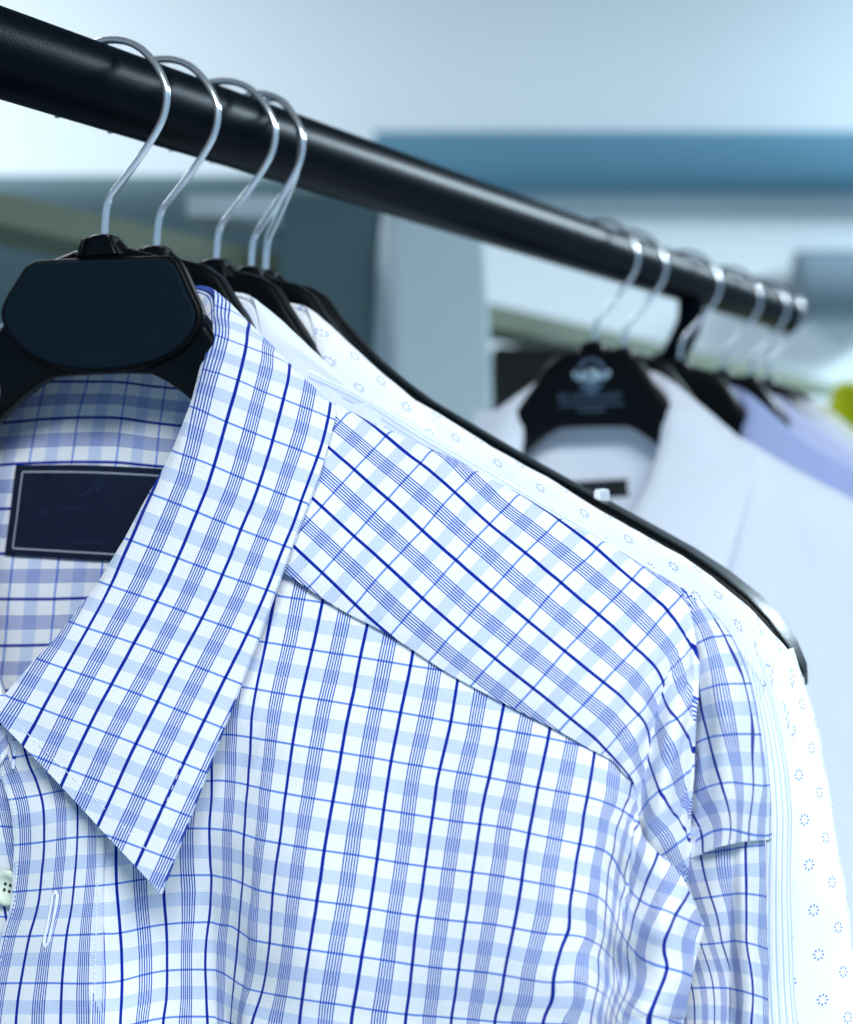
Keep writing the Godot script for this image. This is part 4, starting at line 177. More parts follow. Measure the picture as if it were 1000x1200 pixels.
func thing(called: String, label: String, category: String, at := Vector3.ZERO, turn := 0.0, group := "") -> Node3D:
	var o := Node3D.new()
	o.name = numbered(called)
	add_child(o, true)
	o.position = at
	o.rotation.y = turn
	o.set_meta("label", label)
	o.set_meta("category", category)
	if group: o.set_meta("group", group)
	return o

func obj(called: String, m: Mesh, mat: Material, parent: Node) -> MeshInstance3D:
	var o := MeshInstance3D.new()
	o.name = called
	o.mesh = m
	o.material_override = mat
	parent.add_child(o, true)
	return o

func structure(called: String, m: Mesh, mat: Material, at := Vector3.ZERO, turn := 0.0) -> MeshInstance3D:
	var o := obj(called, m, mat, self)
	o.position = at
	o.rotation.y = turn
	o.set_meta("kind", "structure")
	return o

func rail_point(along: float) -> Vector3:
	return RAIL_START + RAIL_WAY * along

# ------------------------------------------------------------------ mesh helpers
class Shape:
	var v := PackedVector3Array()
	var n := PackedVector3Array()
	var t := PackedVector2Array()
	var i := PackedInt32Array()
	func point(p: Vector3, normal: Vector3, uv := Vector2.ZERO) -> int:
		v.append(p); n.append(normal); t.append(uv)
		return v.size() - 1
	func tri(a: int, b: int, c: int) -> void:
		var face := (v[c] - v[a]).cross(v[b] - v[a])
		if face.dot(n[a] + n[b] + n[c]) < 0.0:
			i.append_array(PackedInt32Array([a, c, b]))
		else:
			i.append_array(PackedInt32Array([a, b, c]))
	func quad(a: int, b: int, c: int, d: int) -> void:
		tri(a, b, c); tri(a, c, d)
	func mesh() -> ArrayMesh:
		var a := []
		a.resize(Mesh.ARRAY_MAX)
		a[Mesh.ARRAY_VERTEX] = v
		a[Mesh.ARRAY_NORMAL] = n
		a[Mesh.ARRAY_TEX_UV] = t
		a[Mesh.ARRAY_INDEX] = i
		var m := ArrayMesh.new()
		m.add_surface_from_arrays(Mesh.PRIMITIVE_TRIANGLES, a)
		return m

# a closed bar through stations [centre, half axis a, half axis b]; power 2 is round, 4 and more is a box with rounded edges
func sweep(s: Shape, st: Array, ring := 12, power := 2.0, capped := true) -> Shape:
	var first := s.v.size()
	var pts := []
	for k in st.size():
		var row := PackedVector3Array()
		for q in ring:
			var ang := TAU * q / ring + 0.0001
			var c := signf(cos(ang)) * pow(absf(cos(ang)), 2.0 / power)
			var d := signf(sin(ang)) * pow(absf(sin(ang)), 2.0 / power)
			row.append(st[k][0] + st[k][1] * c + st[k][2] * d)
		pts.append(row)
	for k in st.size():
		for q in ring + 1:
			var p: Vector3 = pts[k][q % ring]
			var around: Vector3 = pts[k][(q + 1) % ring] - pts[k][(q + ring - 1) % ring]
			var along: Vector3 = pts[mini(k + 1, st.size() - 1)][q % ring] - pts[maxi(k - 1, 0)][q % ring]
			var nn := around.cross(along).normalized()
			if nn.dot(p - st[k][0]) < 0.0: nn = -nn
			s.point(p, nn, Vector2(float(q) / ring, float(k)))
	for k in st.size() - 1:
		for q in ring:
			var a := first + k * (ring + 1) + q
			s.quad(a, a + 1, a + ring + 2, a + ring + 1)
	if capped:
		for end in [0, st.size() - 1]:
			var o: Vector3 = st[end][0]
			var inner: Vector3 = st[1 if end == 0 else end - 1][0]
			var nn := (o - inner).normalized()
			var mid := s.point(o, nn)
			var f := s.v.size()
			for q in ring: s.point(pts[end][q], nn)
			for q in ring: s.tri(mid, f + q, f + (q + 1) % ring)
	return s

func spline(p: Array, steps: int) -> PackedVector3Array:
	var out := PackedVector3Array()
	for k in p.size() - 1:
		for q in steps:
			out.append(p[k].cubic_interpolate(p[k + 1], p[maxi(k - 1, 0)], p[mini(k + 2, p.size() - 1)], float(q) / steps))
	out.append(p[-1])
	return out

# a round bar along a path that lies in a plane square to "side"
func tube(s: Shape, path: PackedVector3Array, radius: float, side := Vector3(0, 0, 1), ring := 10) -> Shape:
	var st := []
	for k in path.size():
		var along := (path[mini(k + 1, path.size() - 1)] - path[maxi(k - 1, 0)]).normalized()
		st.append([path[k], side * radius, along.cross(side).normalized() * radius])
	return sweep(s, st, ring)

func bar(s: Shape, centre: Vector3, size: Vector3, power := 12.0, ring := 40) -> Shape:
	var h := size / 2
	var e := minf(h.x, minf(h.y, h.z)) * 0.18
	var st := []
	for k in [[-h.x, 0.9], [-h.x + e * 0.3, 0.97], [-h.x + e, 1.0], [h.x - e, 1.0], [h.x - e * 0.3, 0.97], [h.x, 0.9]]:
		st.append([centre + Vector3(k[0], 0, 0), Vector3(0, h.y * k[1] if h.y > e * 2 else h.y, 0), Vector3(0, 0, h.z * k[1])])
	return sweep(s, st, ring, power)

# turned about the z axis from [radius, z] pairs
func turned(s: Shape, prof: Array, centre: Vector3, ring := 28) -> Shape:
	var first := s.v.size()
	for k in prof.size():
		var d: Vector2 = prof[mini(k + 1, prof.size() - 1)] - prof[maxi(k - 1, 0)]
		for q in ring + 1:
			var a := TAU * q / ring
			var out := Vector3(cos(a), sin(a), 0)
			var nn := (out * -d.y + Vector3(0, 0, 1) * d.x).normalized() * -1.0
			if prof[k].y >= prof[0].y and nn.z < -0.3: nn = -nn
			s.point(centre + out * prof[k].x + Vector3(0, 0, prof[k].y), nn, Vector2(float(q) / ring, float(k)))
	for k in prof.size() - 1:
		for q in ring:
			var a := first + k * (ring + 1) + q
			s.quad(a, a + 1, a + ring + 2, a + ring + 1)
	return s

# ------------------------------------------------------------------ cloth
func sheet(data: Array, mirror := false, ahead := 1.0, behind := 1.0) -> Dictionary:
	var g := {"r": data[0], "c": data[1], "p": [], "uv": []}
	var d: Array = data[2]
	for a in data[0]:
		var pr := []
		var ur := []
		for b in data[1]:
			var k: int = (a * int(data[1]) + (int(data[1]) - 1 - b if mirror else b)) * 5
			pr.append(Vector3(-d[k] if mirror else d[k], d[k + 1], d[k + 2] * (ahead if d[k + 2] > 0 else behind)) * 0.001)
			ur.append(Vector2(-d[k + 3] if mirror else d[k + 3], d[k + 4]))
		g.p.append(pr)
		g.uv.append(ur)
	return g

func weights(f: float) -> PackedFloat32Array:
	var f2 := f * f
	var f3 := f2 * f
	return PackedFloat32Array([0.5 * (-f3 + 2 * f2 - f), 0.5 * (3 * f3 - 5 * f2 + 2), 0.5 * (-3 * f3 + 4 * f2 + f), 0.5 * (f3 - f2)])

func on_sheet(g: Dictionary, r: float, c: float) -> Array:
	var ri := clampi(int(floor(r)), 0, g.r - 2)
	var ci := clampi(int(floor(c)), 0, g.c - 2)
	var wr := weights(r - ri)
	var wc := weights(c - ci)
	var p := Vector3.ZERO
	var uv := Vector2.ZERO
	for a in 4:
		var row: Array = g.p[clampi(ri + a - 1, 0, g.r - 1)]
		var urow: Array = g.uv[clampi(ri + a - 1, 0, g.r - 1)]
		for b in 4:
			var w := wr[a] * wc[b]
			var k := clampi(ci + b - 1, 0, g.c - 1)
			p += row[k] * w
			uv += urow[k] * w
	return [p, uv]

# cloth of some thickness over a sheet; "ripple" is the height of its small unevenness
func cloth(g: Dictionary, sr := 6, sc := 6, thick := 0.0009, ripple := 0.0006, scale := 30.0, shift := 0.0) -> ArrayMesh:
	var R: int = (g.r - 1) * sr + 1
	var C: int = (g.c - 1) * sc + 1
	var p := PackedVector3Array()
	var uv := PackedVector2Array()
	for a in R:
		for b in C:
			var e := on_sheet(g, float(a) / sr, float(b) / sc)
			p.append(e[0]); uv.append(e[1])
	var n := PackedVector3Array()
	for round in 2:
		n.clear()
		for a in R:
			for b in C:
				var down := p[mini(a + 1, R - 1) * C + b] - p[maxi(a - 1, 0) * C + b]
				var across := p[a * C + mini(b + 1, C - 1)] - p[a * C + maxi(b - 1, 0)]
				n.append(down.cross(across).normalized())
		if round == 0:
			for k in p.size():
				var q := p[k] * scale + Vector3(shift, shift * 0.7, -shift)
				p[k] += n[k] * ripple * (noise.get_noise_3dv(q) + 0.45 * noise.get_noise_3dv(q * 2.6))
	var s := Shape.new()
	for k in p.size(): s.point(p[k] + n[k] * thick * 0.5, n[k], uv[k])
	for k in p.size(): s.point(p[k] - n[k] * thick * 0.5, -n[k], uv[k])
	var half := R * C
	for a in R - 1:
		for b in C - 1:
			var k := a * C + b
			s.quad(k, k + 1, k + C + 1, k + C)
			s.quad(half + k, half + k + 1, half + k + C + 1, half + k + C)
	var edge := PackedInt32Array()
	for b in C: edge.append(b)
	for a in range(1, R): edge.append(a * C + C - 1)
	for b in range(C - 2, -1, -1): edge.append((R - 1) * C + b)
	for a in range(R - 2, 0, -1): edge.append(a * C)
	for k in edge.size():
		var x := edge[k]
		var y := edge[(k + 1) % edge.size()]
		var out := n[x].cross(p[y] - p[x]).normalized()
		var inside := p[(R / 2) * C + C / 2] - p[x]
		if out.dot(inside) > 0.0: out = -out
		var f := s.point(p[x] + n[x] * thick * 0.5, out, uv[x])
		s.point(p[y] + n[y] * thick * 0.5, out, uv[y])
		s.point(p[y] - n[y] * thick * 0.5, out, uv[y])
		s.point(p[x] - n[x] * thick * 0.5, out, uv[x])
		s.quad(f, f + 1, f + 2, f + 3)
	return s.mesh()

# a row of thread stitches that lie on a sheet between two places [row, column]
func stitches(s: Shape, g: Dictionary, from: Vector2, to: Vector2, count: int, lift := 0.0008, radius := 0.00016) -> void:
	for k in count:
		var a := from.lerp(to, (k + 0.18) / count)
		var b := from.lerp(to, (k + 0.82) / count)
		var m := (a + b) / 2
		var pa: Vector3 = on_sheet(g, a.x, a.y)[0]
		var pb: Vector3 = on_sheet(g, b.x, b.y)[0]
		var down: Vector3 = on_sheet(g, minf(m.x + 0.1, g.r - 1), m.y)[0] - on_sheet(g, maxf(m.x - 0.1, 0), m.y)[0]
		var across: Vector3 = on_sheet(g, m.x, minf(m.y + 0.1, g.c - 1))[0] - on_sheet(g, m.x, maxf(m.y - 0.1, 0))[0]
		var up := down.cross(across).normalized()
		var side := up.cross(pb - pa).normalized()
		sweep(s, [[pa + up * (lift - radius), side * radius * 0.4, up * radius * 0.4], [pa.lerp(pb, 0.3) + up * lift, side * radius, up * radius], [pa.lerp(pb, 0.7) + up * lift, side * radius, up * radius], [pb + up * (lift - radius), side * radius * 0.4, up * radius * 0.4]], 6)

# ------------------------------------------------------------------ textures and materials
func plain(colour: Color, rough := 0.6, metal := 0.0, spec := 0.5) -> StandardMaterial3D:
	var m := StandardMaterial3D.new()
	m.albedo_color = colour
	m.roughness = rough
	m.metallic = metal
	m.metallic_specular = spec
	return m

func soft_step(a: float, b: float, x: float) -> float:
	return smoothstep(a, b, x)

# 1 inside the band of that centre and width, on a circle of length 1
func band(x: float, centre: float, width: float, soft: float) -> float:
	var d := absf(fposmod(x - centre + 0.5, 1.0) - 0.5)
	return 1.0 - smoothstep(width / 2 - soft, width / 2 + soft, d)

func weave_height(size: int, threads: int) -> ImageTexture:
	var b := PackedByteArray()
	b.resize(size * size)
	for y in size:
		for x in size:
			var u := float(x) / size * threads
			var v := float(y) / size * threads
			var over := (int(u) + int(v)) % 2 == 0
			var a := sin(fposmod(u, 1.0) * PI)
			var c := sin(fposmod(v, 1.0) * PI)
			b[y * size + x] = int(255.0 * clampf((a * (0.55 + 0.45 * c) if over else c * (0.55 + 0.45 * a)), 0, 1))
	return ImageTexture.create_from_image(Image.create_from_data(size, size, false, Image.FORMAT_L8, b))

func check_texture() -> ImageTexture:
	var size := 1536
	var per := 4.0
	var white := Vector3(0.945, 0.965, 0.99)
	var warp := []
	var weft := []
	var rng := RandomNumberGenerator.new()
	rng.seed = 11
	for k in size:
		var x := float(k) / size * per
		var c := Vector3.ONE
		c = c.lerp(Vector3(0.0, 0.16, 0.61), band(x, 0.0, 0.064, 0.006))
		for q in 6:
			c = c.lerp(Vector3(0.0, 0.19, 0.65), 0.98 * band(x, 0.5 + (q - 2.5) * 0.052, 0.0235, 0.003))
		c = c.lerp(Vector3(0.86, 0.90, 0.985), 0.18 * band(x, 0.5, 0.28, 0.01))
		warp.append(c * (1.0 + rng.randf_range(-0.012, 0.012)))
		var d := Vector3.ONE
		d = d.lerp(Vector3(0.42, 0.56, 0.90), 0.95 * band(x, 0.0, 0.042, 0.008))
		var inside := band(x, 0.5, 0.29, 0.006)
		var hatch := 0.5 + 0.5 * sin(x * TAU * 24.0)
		d = d.lerp(Vector3(0.81, 0.86, 0.97).lerp(Vector3(0.93, 0.95, 0.99), hatch * 0.75), inside)
		weft.append(d * (1.0 + rng.randf_range(-0.012, 0.012)))
	var b := PackedByteArray()
	b.resize(size * size * 3)
	var at := 0
	for y in size:
		var d: Vector3 = weft[y] * white
		for x in size:
			var c: Vector3 = warp[x] * d * (1.0 if (x / 3 + y / 3) % 2 == 0 else 0.985)
			b[at] = int(minf(c.x, 1.0) * 255.0)
			b[at + 1] = int(minf(c.y, 1.0) * 255.0)
			b[at + 2] = int(minf(c.z, 1.0) * 255.0)
			at += 3
	return ImageTexture.create_from_image(Image.create_from_data(size, size, false, Image.FORMAT_RGB8, b))

func dot_texture() -> ImageTexture:
	var w := 480
	var h := 384
	var im := Image.create(w, h, false, Image.FORMAT_RGB8)
	im.fill(Color(0.955, 0.965, 0.985))
	var mm := w / 17.0
	for motif in [Vector2(0.25, 0.25), Vector2(0.75, 0.75)]:
		for k in 9:
			var a := TAU * k / 8.0 + 0.2
			var centre: Vector2 = motif * Vector2(w, h) + (Vector2(cos(a), sin(a)) * 1.45 * mm if k < 8 else Vector2.ZERO)
			var lie := Vector2(cos(a), sin(a))
			for y in range(int(centre.y) - 20, int(centre.y) + 21):
				for x in range(int(centre.x) - 20, int(centre.x) + 21):
					var q := Vector2(x, y) - centre
					var e := Vector2(q.dot(lie) / (0.5 * mm), q.dot(lie.orthogonal()) / (0.33 * mm)).length()
					if e < 1.0 and k < 8:
						im.set_pixel(x, y, Color(0.955, 0.965, 0.985).lerp(Color(0.44, 0.57, 0.83), smoothstep(1.0, 0.7, e)))
	return ImageTexture.create_from_image(im)

func stripe_texture() -> ImageTexture:
	var im := Image.create(512, 8, false, Image.FORMAT_RGB8)
	for x in 512:
		var u := float(x) / 512 * 5.0
		var c := Color(0.95, 0.965, 0.99).lerp(Color(0.74, 0.82, 0.96), band(u, 0.3, 0.34, 0.06))
		c = c.lerp(Color(0.78, 0.85, 0.97), band(u, 0.72, 0.1, 0.04))
		for y in 8: im.set_pixel(x, y, c)
	return ImageTexture.create_from_image(im)

func woven(colour: Color, tex: Texture2D = null, uv := Vector3.ONE) -> StandardMaterial3D:
	var m := plain(colour, 0.92, 0.0, 0.3)
	m.albedo_texture = tex
	m.uv1_scale = uv
	m.rim_enabled = true
	m.rim = 0.12
	m.rim_tint = 0.2
	return m

func label_texture() -> ImageTexture:
	var w := 1024
	var h := 448
	var im := Image.create(w, h, false, Image.FORMAT_RGB8)
	var rng := RandomNumberGenerator.new()
	rng.seed = 5
	for y in h:
		for x in w:
			var t := 0.9 + 0.2 * float((x / 3 + y / 4) % 2) + rng.randf_range(-0.06, 0.06)
			im.set_pixel(x, y, Color(0.0, 0.05 * t, 0.165 * t))
	# the sewn line: short slanting stitches along an inset frame
	var frame := [Vector2(42, 34), Vector2(w - 42, 34), Vector2(w - 42, h - 34), Vector2(42, h - 34), Vector2(42, 34)]
	for k in 4:
		var a: Vector2 = frame[k]
		var b: Vector2 = frame[k + 1]
		var steps := int(a.distance_to(b) / 1.5)
		for q in steps:
			var p := a.lerp(b, float(q) / steps)
			var side := (b - a).normalized().orthogonal()
			var zig := (fposmod(q * 1.5 / 16.0, 1.0) - 0.5) * 5.0
			for e in range(-3, 4):
				var z := p + side * (zig + e)
				im.set_pixel(clampi(int(z.x), 0, w - 1), clampi(int(z.y), 0, h - 1), Color(0.93, 0.97, 0.97) if absi(e) < 3 else Color(0.6, 0.67, 0.72))
	# worn traces of a woven emblem and a line of script
	var stroke := [[Vector2(395, 150), Vector2(440, 120), Vector2(470, 80), Vector2(505, 66), Vector2(512, 90), Vector2(480, 118), Vector2(500, 130)], [Vector2(165, 255), Vector2(200, 215), Vector2(205, 250)], [Vector2(290, 215), Vector2(340, 205), Vector2(430, 212)], [Vector2(370, 355), Vector2(380, 372), Vector2(430, 365), Vector2(520, 368), Vector2(590, 350)]]
	for s in stroke:
		for k in s.size() - 1:
			for q in 60:
				var p: Vector2 = s[k].lerp(s[k + 1], q / 60.0)
				for e in range(-2, 3):
					for f in range(-2, 3):
						if rng.randf() < 0.5:
							im.set_pixel(int(p.x) + e, int(p.y) + f, Color(0.07, 0.15, 0.28))
	return ImageTexture.create_from_image(im)

func make_materials() -> void:
	noise.seed = 7
	noise.noise_type = FastNoiseLite.TYPE_SIMPLEX_SMOOTH
	noise.frequency = 1.0
	M.check = woven(Color(1, 1, 1), check_texture(), Vector3(0.25, 0.25, 1))
	M.check.heightmap_enabled = true
	M.check.heightmap_texture = weave_height(512, 128)
	M.check.heightmap_scale = 0.016
	M.dots = woven(Color(1, 1, 1), dot_texture(), Vector3(0.824, 1.03, 1))
	M.stripes = woven(Color(1, 1, 1), stripe_texture())
	M.label = plain(Color.WHITE, 0.55)
	M.label.albedo_texture = label_texture()
	M.thread = plain(Color(0.93, 0.95, 0.98), 0.7)
	M.white_cloth = woven(Color(0.90, 0.93, 0.97))
	M.lavender = woven(Color(0.70, 0.76, 0.94))
	M.pale_violet = woven(Color(0.82, 0.85, 0.97))
	M.cream = woven(Color(0.93, 0.94, 0.88))
	M.navy_label = plain(Color(0.02, 0.03, 0.06), 0.6)
	var grain := NoiseTexture2D.new()
	grain.width = 512
	grain.height = 512
	grain.seamless = true
	var gn := FastNoiseLite.new()
	gn.seed = 3
	gn.frequency = 0.09
	gn.fractal_octaves = 3
	grain.noise = gn
	M.hanger = plain(Color(0.012, 0.03, 0.045), 0.34, 0.0, 0.27)
	M.hanger.heightmap_enabled = true
	M.hanger.heightmap_texture = grain
	M.hanger.heightmap_scale = 0.012
	M.hanger.uv1_triplanar = true
	M.hanger.uv1_scale = Vector3(30, 30, 30)
	M.plate = plain(Color(0.035, 0.095, 0.135), 0.75, 0.0, 0.22)
	M.plate.heightmap_enabled = true
	M.plate.heightmap_texture = grain
	M.plate.heightmap_scale = 0.006
	M.plate.uv1_triplanar = true
	M.plate.uv1_scale = Vector3(40, 40, 40)
	M.rim = plain(Color(0.008, 0.015, 0.02), 0.5, 0.0, 0.25)
	M.print = plain(Color(0.06, 0.125, 0.165), 0.75, 0.0, 0.22)
	M.emblem = plain(Color(0.62, 0.72, 0.78), 0.45, 0.2)
	M.faint_emblem = plain(Color(0.25, 0.33, 0.42), 0.55)
	M.chrome = plain(Color(0.90, 0.93, 0.95), 0.17, 0.82)
	M.rail = plain(Color(0.018, 0.045, 0.078), 0.36, 0.2, 0.075)
	M.rail.heightmap_enabled = true
	M.rail.heightmap_texture = grain
	M.rail.heightmap_scale = 0.004
	M.rail.uv1_triplanar = true
	M.rail.uv1_scale = Vector3(22, 22, 22)
	M.button = plain(Color(0.86, 0.91, 0.84), 0.22)
	M.button.clearcoat_enabled = true
	M.button.clearcoat = 0.5
	M.hole = plain(Color(0.25, 0.30, 0.28), 0.8)
	M.clip = plain(Color(0.9, 0.93, 0.95), 0.2)
	M.wall = plain(Color(0.90, 0.935, 0.95), 0.9)
	M.beam = plain(Color(0.34, 0.52, 0.61), 0.8)
	M.olive = plain(Color(0.33, 0.37, 0.30), 0.8)
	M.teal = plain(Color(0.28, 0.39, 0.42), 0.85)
	M.pillar = plain(Color(0.72, 0.79, 0.81), 0.85)
	M.dark = plain(Color(0.06, 0.08, 0.09), 0.8)
	M.grey = plain(Color(0.42, 0.49, 0.54), 0.7)
	M.lime = woven(Color(0.66, 0.70, 0.06))
	M.ceiling = plain(Color(0.30, 0.33, 0.36), 0.9)
	M.floor = plain(Color(0.62, 0.66, 0.68), 0.6)
	M.lamp_frame = plain(Color(0.8, 0.82, 0.84), 0.5)
	M.diffuser = plain(Color(0.95, 0.97, 1.0), 0.6)
	M.diffuser.emission_enabled = true
	M.diffuser.emission = Color(0.93, 0.97, 1.0)
	M.diffuser.emission_energy_multiplier = 2.0

# ------------------------------------------------------------------ light
func added_lamp(label: String, at: Vector3, size: Vector2, energy: float, tint: Color, turn := 0.0) -> void:  # an added light out of view, built as a panel with glowing diffuser
	var t := thing("added_light", label, "lamp", at, turn, "added lights")
	var s := Shape.new()
	bar(s, Vector3(0, 0.03, 0), Vector3(size.x + 0.06, 0.05, size.y + 0.06))
	obj("frame", s.mesh(), M.lamp_frame, t)
	var d := Shape.new()
	bar(d, Vector3(0, 0, 0), Vector3(size.x, 0.012, size.y))
	obj("diffuser", d.mesh(), M.diffuser, t)
	var l := AreaLight3D.new()
	l.name = "lamp_light"
	l.area_size = size
	l.light_energy = energy
	l.light_color = tint
	l.shadow_enabled = true
	l.area_range = 12.0
	t.add_child(l)
	l.position = Vector3(0, -0.012, 0)
	l.rotation.x = -PI / 2

# ------------------------------------------------------------------ hanger
func hanger_half(drop: float) -> Array:
	# [along, top, bottom, half thickness] of the right half, millimetres
	var st := []
	for a in [[0, -50, -91, 3.6], [10, -51.5, -91, 3.6], [19, -54, -91.5, 3.8], [25, -57.5, -94, 4.0], [31, -65, -97, 4.2], [38, -72.5, -101, 4.5], [46, -80.5, -104.5, 5.0], [56, -88.5, -109, 5.5], [66, -95.5, -113.5, 6.0], [82, -104.5, -121.5, 6.8], [98, -113.5, -130, 7.4], [114, -122, -138.5, 8.0], [130, -130.2, -146.5, 8.5], [146, -138.6, -154, 9.0], [160, -146, -161, 9.2], [172, -153.5, -168, 9.4], [182, -161, -174.5, 9.4], [189, -168, -181, 9.0], [194.5, -175.5, -186.5, 8.0], [198, -182.5, -189.5, 5.5], [199, -186, -190, 2.5]]:
		var sink := drop * smoothstep(20.0, 60.0, float(a[0]))
		st.append([a[0], a[1] - sink, a[2] - sink, a[3]])
	return st

func hanger_body(drop: float, flat: float) -> ArrayMesh:
	var st := []
	var half := hanger_half(drop)
	for a in half: a[3] = lerpf(a[3], a[3] * flat, smoothstep(35.0, 70.0, float(a[0])))
	for k in range(half.size() - 1, 0, -1): st.append([-half[k][0], half[k][1], half[k][2], half[k][3]])
	st.append_array(half)
	var rows := []
	for a in st:
		rows.append([Vector3(a[0], (a[1] + a[2]) / 2.0, 0) * 0.001, Vector3(0, (a[1] - a[2]) / 2.0, 0) * 0.001, Vector3(0, 0, a[3]) * 0.001])
	return sweep(Shape.new(), rows, 36, 4.5).mesh()

func outline_plate(pts: Array, z0: float, z1: float, inset := 0.0012) -> ArrayMesh:
	# a plate with a bevelled front edge from an outline in the x-y plane
	var c := Vector3.ZERO
	for p in pts: c += p
	c /= pts.size()
	var s := Shape.new()
	var rings := []
	for lay in [[0.0, z0], [0.0, z1 - inset], [inset * 0.4, z1 - inset * 0.3], [inset, z1]]:
		var row := []
		for p in pts: row.append(p + (c - p).normalized() * lay[0] + Vector3(0, 0, lay[1]))
		rings.append(row)
	var n := pts.size()
	for k in 3:
		for q in n:
			var a: Vector3 = rings[k][q]
			var b: Vector3 = rings[k][(q + 1) % n]
			var d: Vector3 = rings[k + 1][q]
			var e: Vector3 = rings[k + 1][(q + 1) % n]
			var nn := (b - a).cross(d - a).normalized()
			if nn.dot(a - c) + nn.z * 0.02 < 0: nn = -nn
			var f := s.point(a, nn)
			s.point(b, nn); s.point(e, nn); s.point(d, nn)
			s.quad(f, f + 1, f + 2, f + 3)
	for side in [[3, Vector3(0, 0, 1)], [0, Vector3(0, 0, -1)]]:
		var row: Array = rings[side[0]]
		var mid := s.point(Vector3(c.x, c.y, row[0].z), side[1])
		var f := s.v.size()
		for q in n: s.point(row[q], side[1])
		for q in n: s.tri(mid, f + q, f + (q + 1) % n)
	return s.mesh()

func plate_outline(grow: float) -> Array:
	var pts := []
	for p in spline([Vector3(-22.5, -55.2, 0), Vector3(-19, -54.8, 0), Vector3(0, -55.1, 0), Vector3(25.5, -55.9, 0), Vector3(29, -56.9, 0), Vector3(31.4, -59.6, 0), Vector3(35.2, -67, 0), Vector3(38.3, -74, 0), Vector3(36, -80, 0), Vector3(29.5, -85.5, 0), Vector3(18, -89, 0), Vector3(3, -90.2, 0), Vector3(-12, -88.6, 0), Vector3(-23, -84.6, 0), Vector3(-31.5, -78, 0), Vector3(-34.8, -71.5, 0), Vector3(-33, -66, 0), Vector3(-28, -59.5, 0), Vector3(-25.5, -56.6, 0), Vector3(-22.5, -55.2, 0)], 5):
		pts.append(p)
	pts.pop_back()
	var c := Vector3(2, -73, 0)
	var out := []
	for p in pts: out.append((c + (p - c) * (1.0 + grow)) * 0.001)
	return out

const HOOK := [[-17.5, -8], [-18.2, -3], [-16.5, 4.5], [-10.5, 11.6], [-2.5, 14.5], [5.8, 14.3], [13.1, 11.4], [19.1, 5.6], [22.6, -0.6], [23.4, -5.4], [22.2, -10.9], [19.1, -16.2], [14.1, -22.4], [6.9, -30.2], [2.5, -34.9], [1.0, -38.6], [0.4, -44], [0, -51]]

func hanger(label: String, at: Vector3, turn: float, drop := 5.0, kind := "", swivel := 0.0, flat := 1.0) -> Node3D:
	var t := thing("coat_hanger", label, "hanger", at, turn, "black hangers on the rail")
	obj("body", hanger_body(drop, flat), M.hanger, t)
	var path := []
	for p in HOOK: path.append(Vector3(p[0], p[1], 0) * 0.001)
	obj("hook", tube(Shape.new(), spline(path, 5), 0.00118).mesh(), M.chrome, t).rotation.y = swivel
	var s := Shape.new()
	sweep(s, [[Vector3(0, -0.0535, 0), Vector3(0.0105, 0, 0), Vector3(0, 0, 0.0042)], [Vector3(0, -0.0512, 0), Vector3(0.0085, 0, 0), Vector3(0, 0, 0.0042)], [Vector3(0, -0.0488, 0), Vector3(0.0058, 0, 0), Vector3(0, 0, 0.0041)], [Vector3(0, -0.0475, 0), Vector3(0.0046, 0, 0), Vector3(0, 0, 0.0038)], [Vector3(0, -0.0468, 0), Vector3(0.0028, 0, 0), Vector3(0, 0, 0.0026)]], 24, 3.0)
	for k in [-1, 1]:
		sweep(s, [[Vector3(k * 0.0066, -0.0535, 0.002), Vector3(0.0013, 0, 0), Vector3(0, 0, 0.003)], [Vector3(k * 0.0048, -0.0485, 0.002), Vector3(0.0010, 0, 0), Vector3(0, 0, 0.003)], [Vector3(k * 0.0040, -0.0474, 0.002), Vector3(0.0004, 0, 0), Vector3(0, 0, 0.001)]], 10, 3.0)
	obj("hook_socket", s.mesh(), M.hanger, t)
	if kind == "plate":
		var rim := obj("plate_rim", outline_plate(plate_outline(0.035), 0.003, 0.0060), M.rim, t)
		obj("plate_face", outline_plate(plate_outline(-0.02), 0.0055, 0.0070, 0.0008), M.plate, rim)
		for w in [["Sunyer", Vector3(4.0, -86.2, 7.15), 0.0052], ["w", Vector3(-19.5, -80.3, 7.15), 0.0042], ["m", Vector3(23.5, -80.8, 7.15), 0.0042]]:
			var tm := TextMesh.new()
			tm.text = w[0]
			var font := SystemFont.new()
			font.font_names = PackedStringArray(["Droid Sans"])
			tm.font = font
			tm.font_size = 32
			tm.pixel_size = w[2] / 32.0
			tm.depth = 0.0001
			var o := obj("lettering", tm, M.print, rim)
			o.position = w[1] * 0.001
	if kind == "emblem":
		emblem(t)
	return t

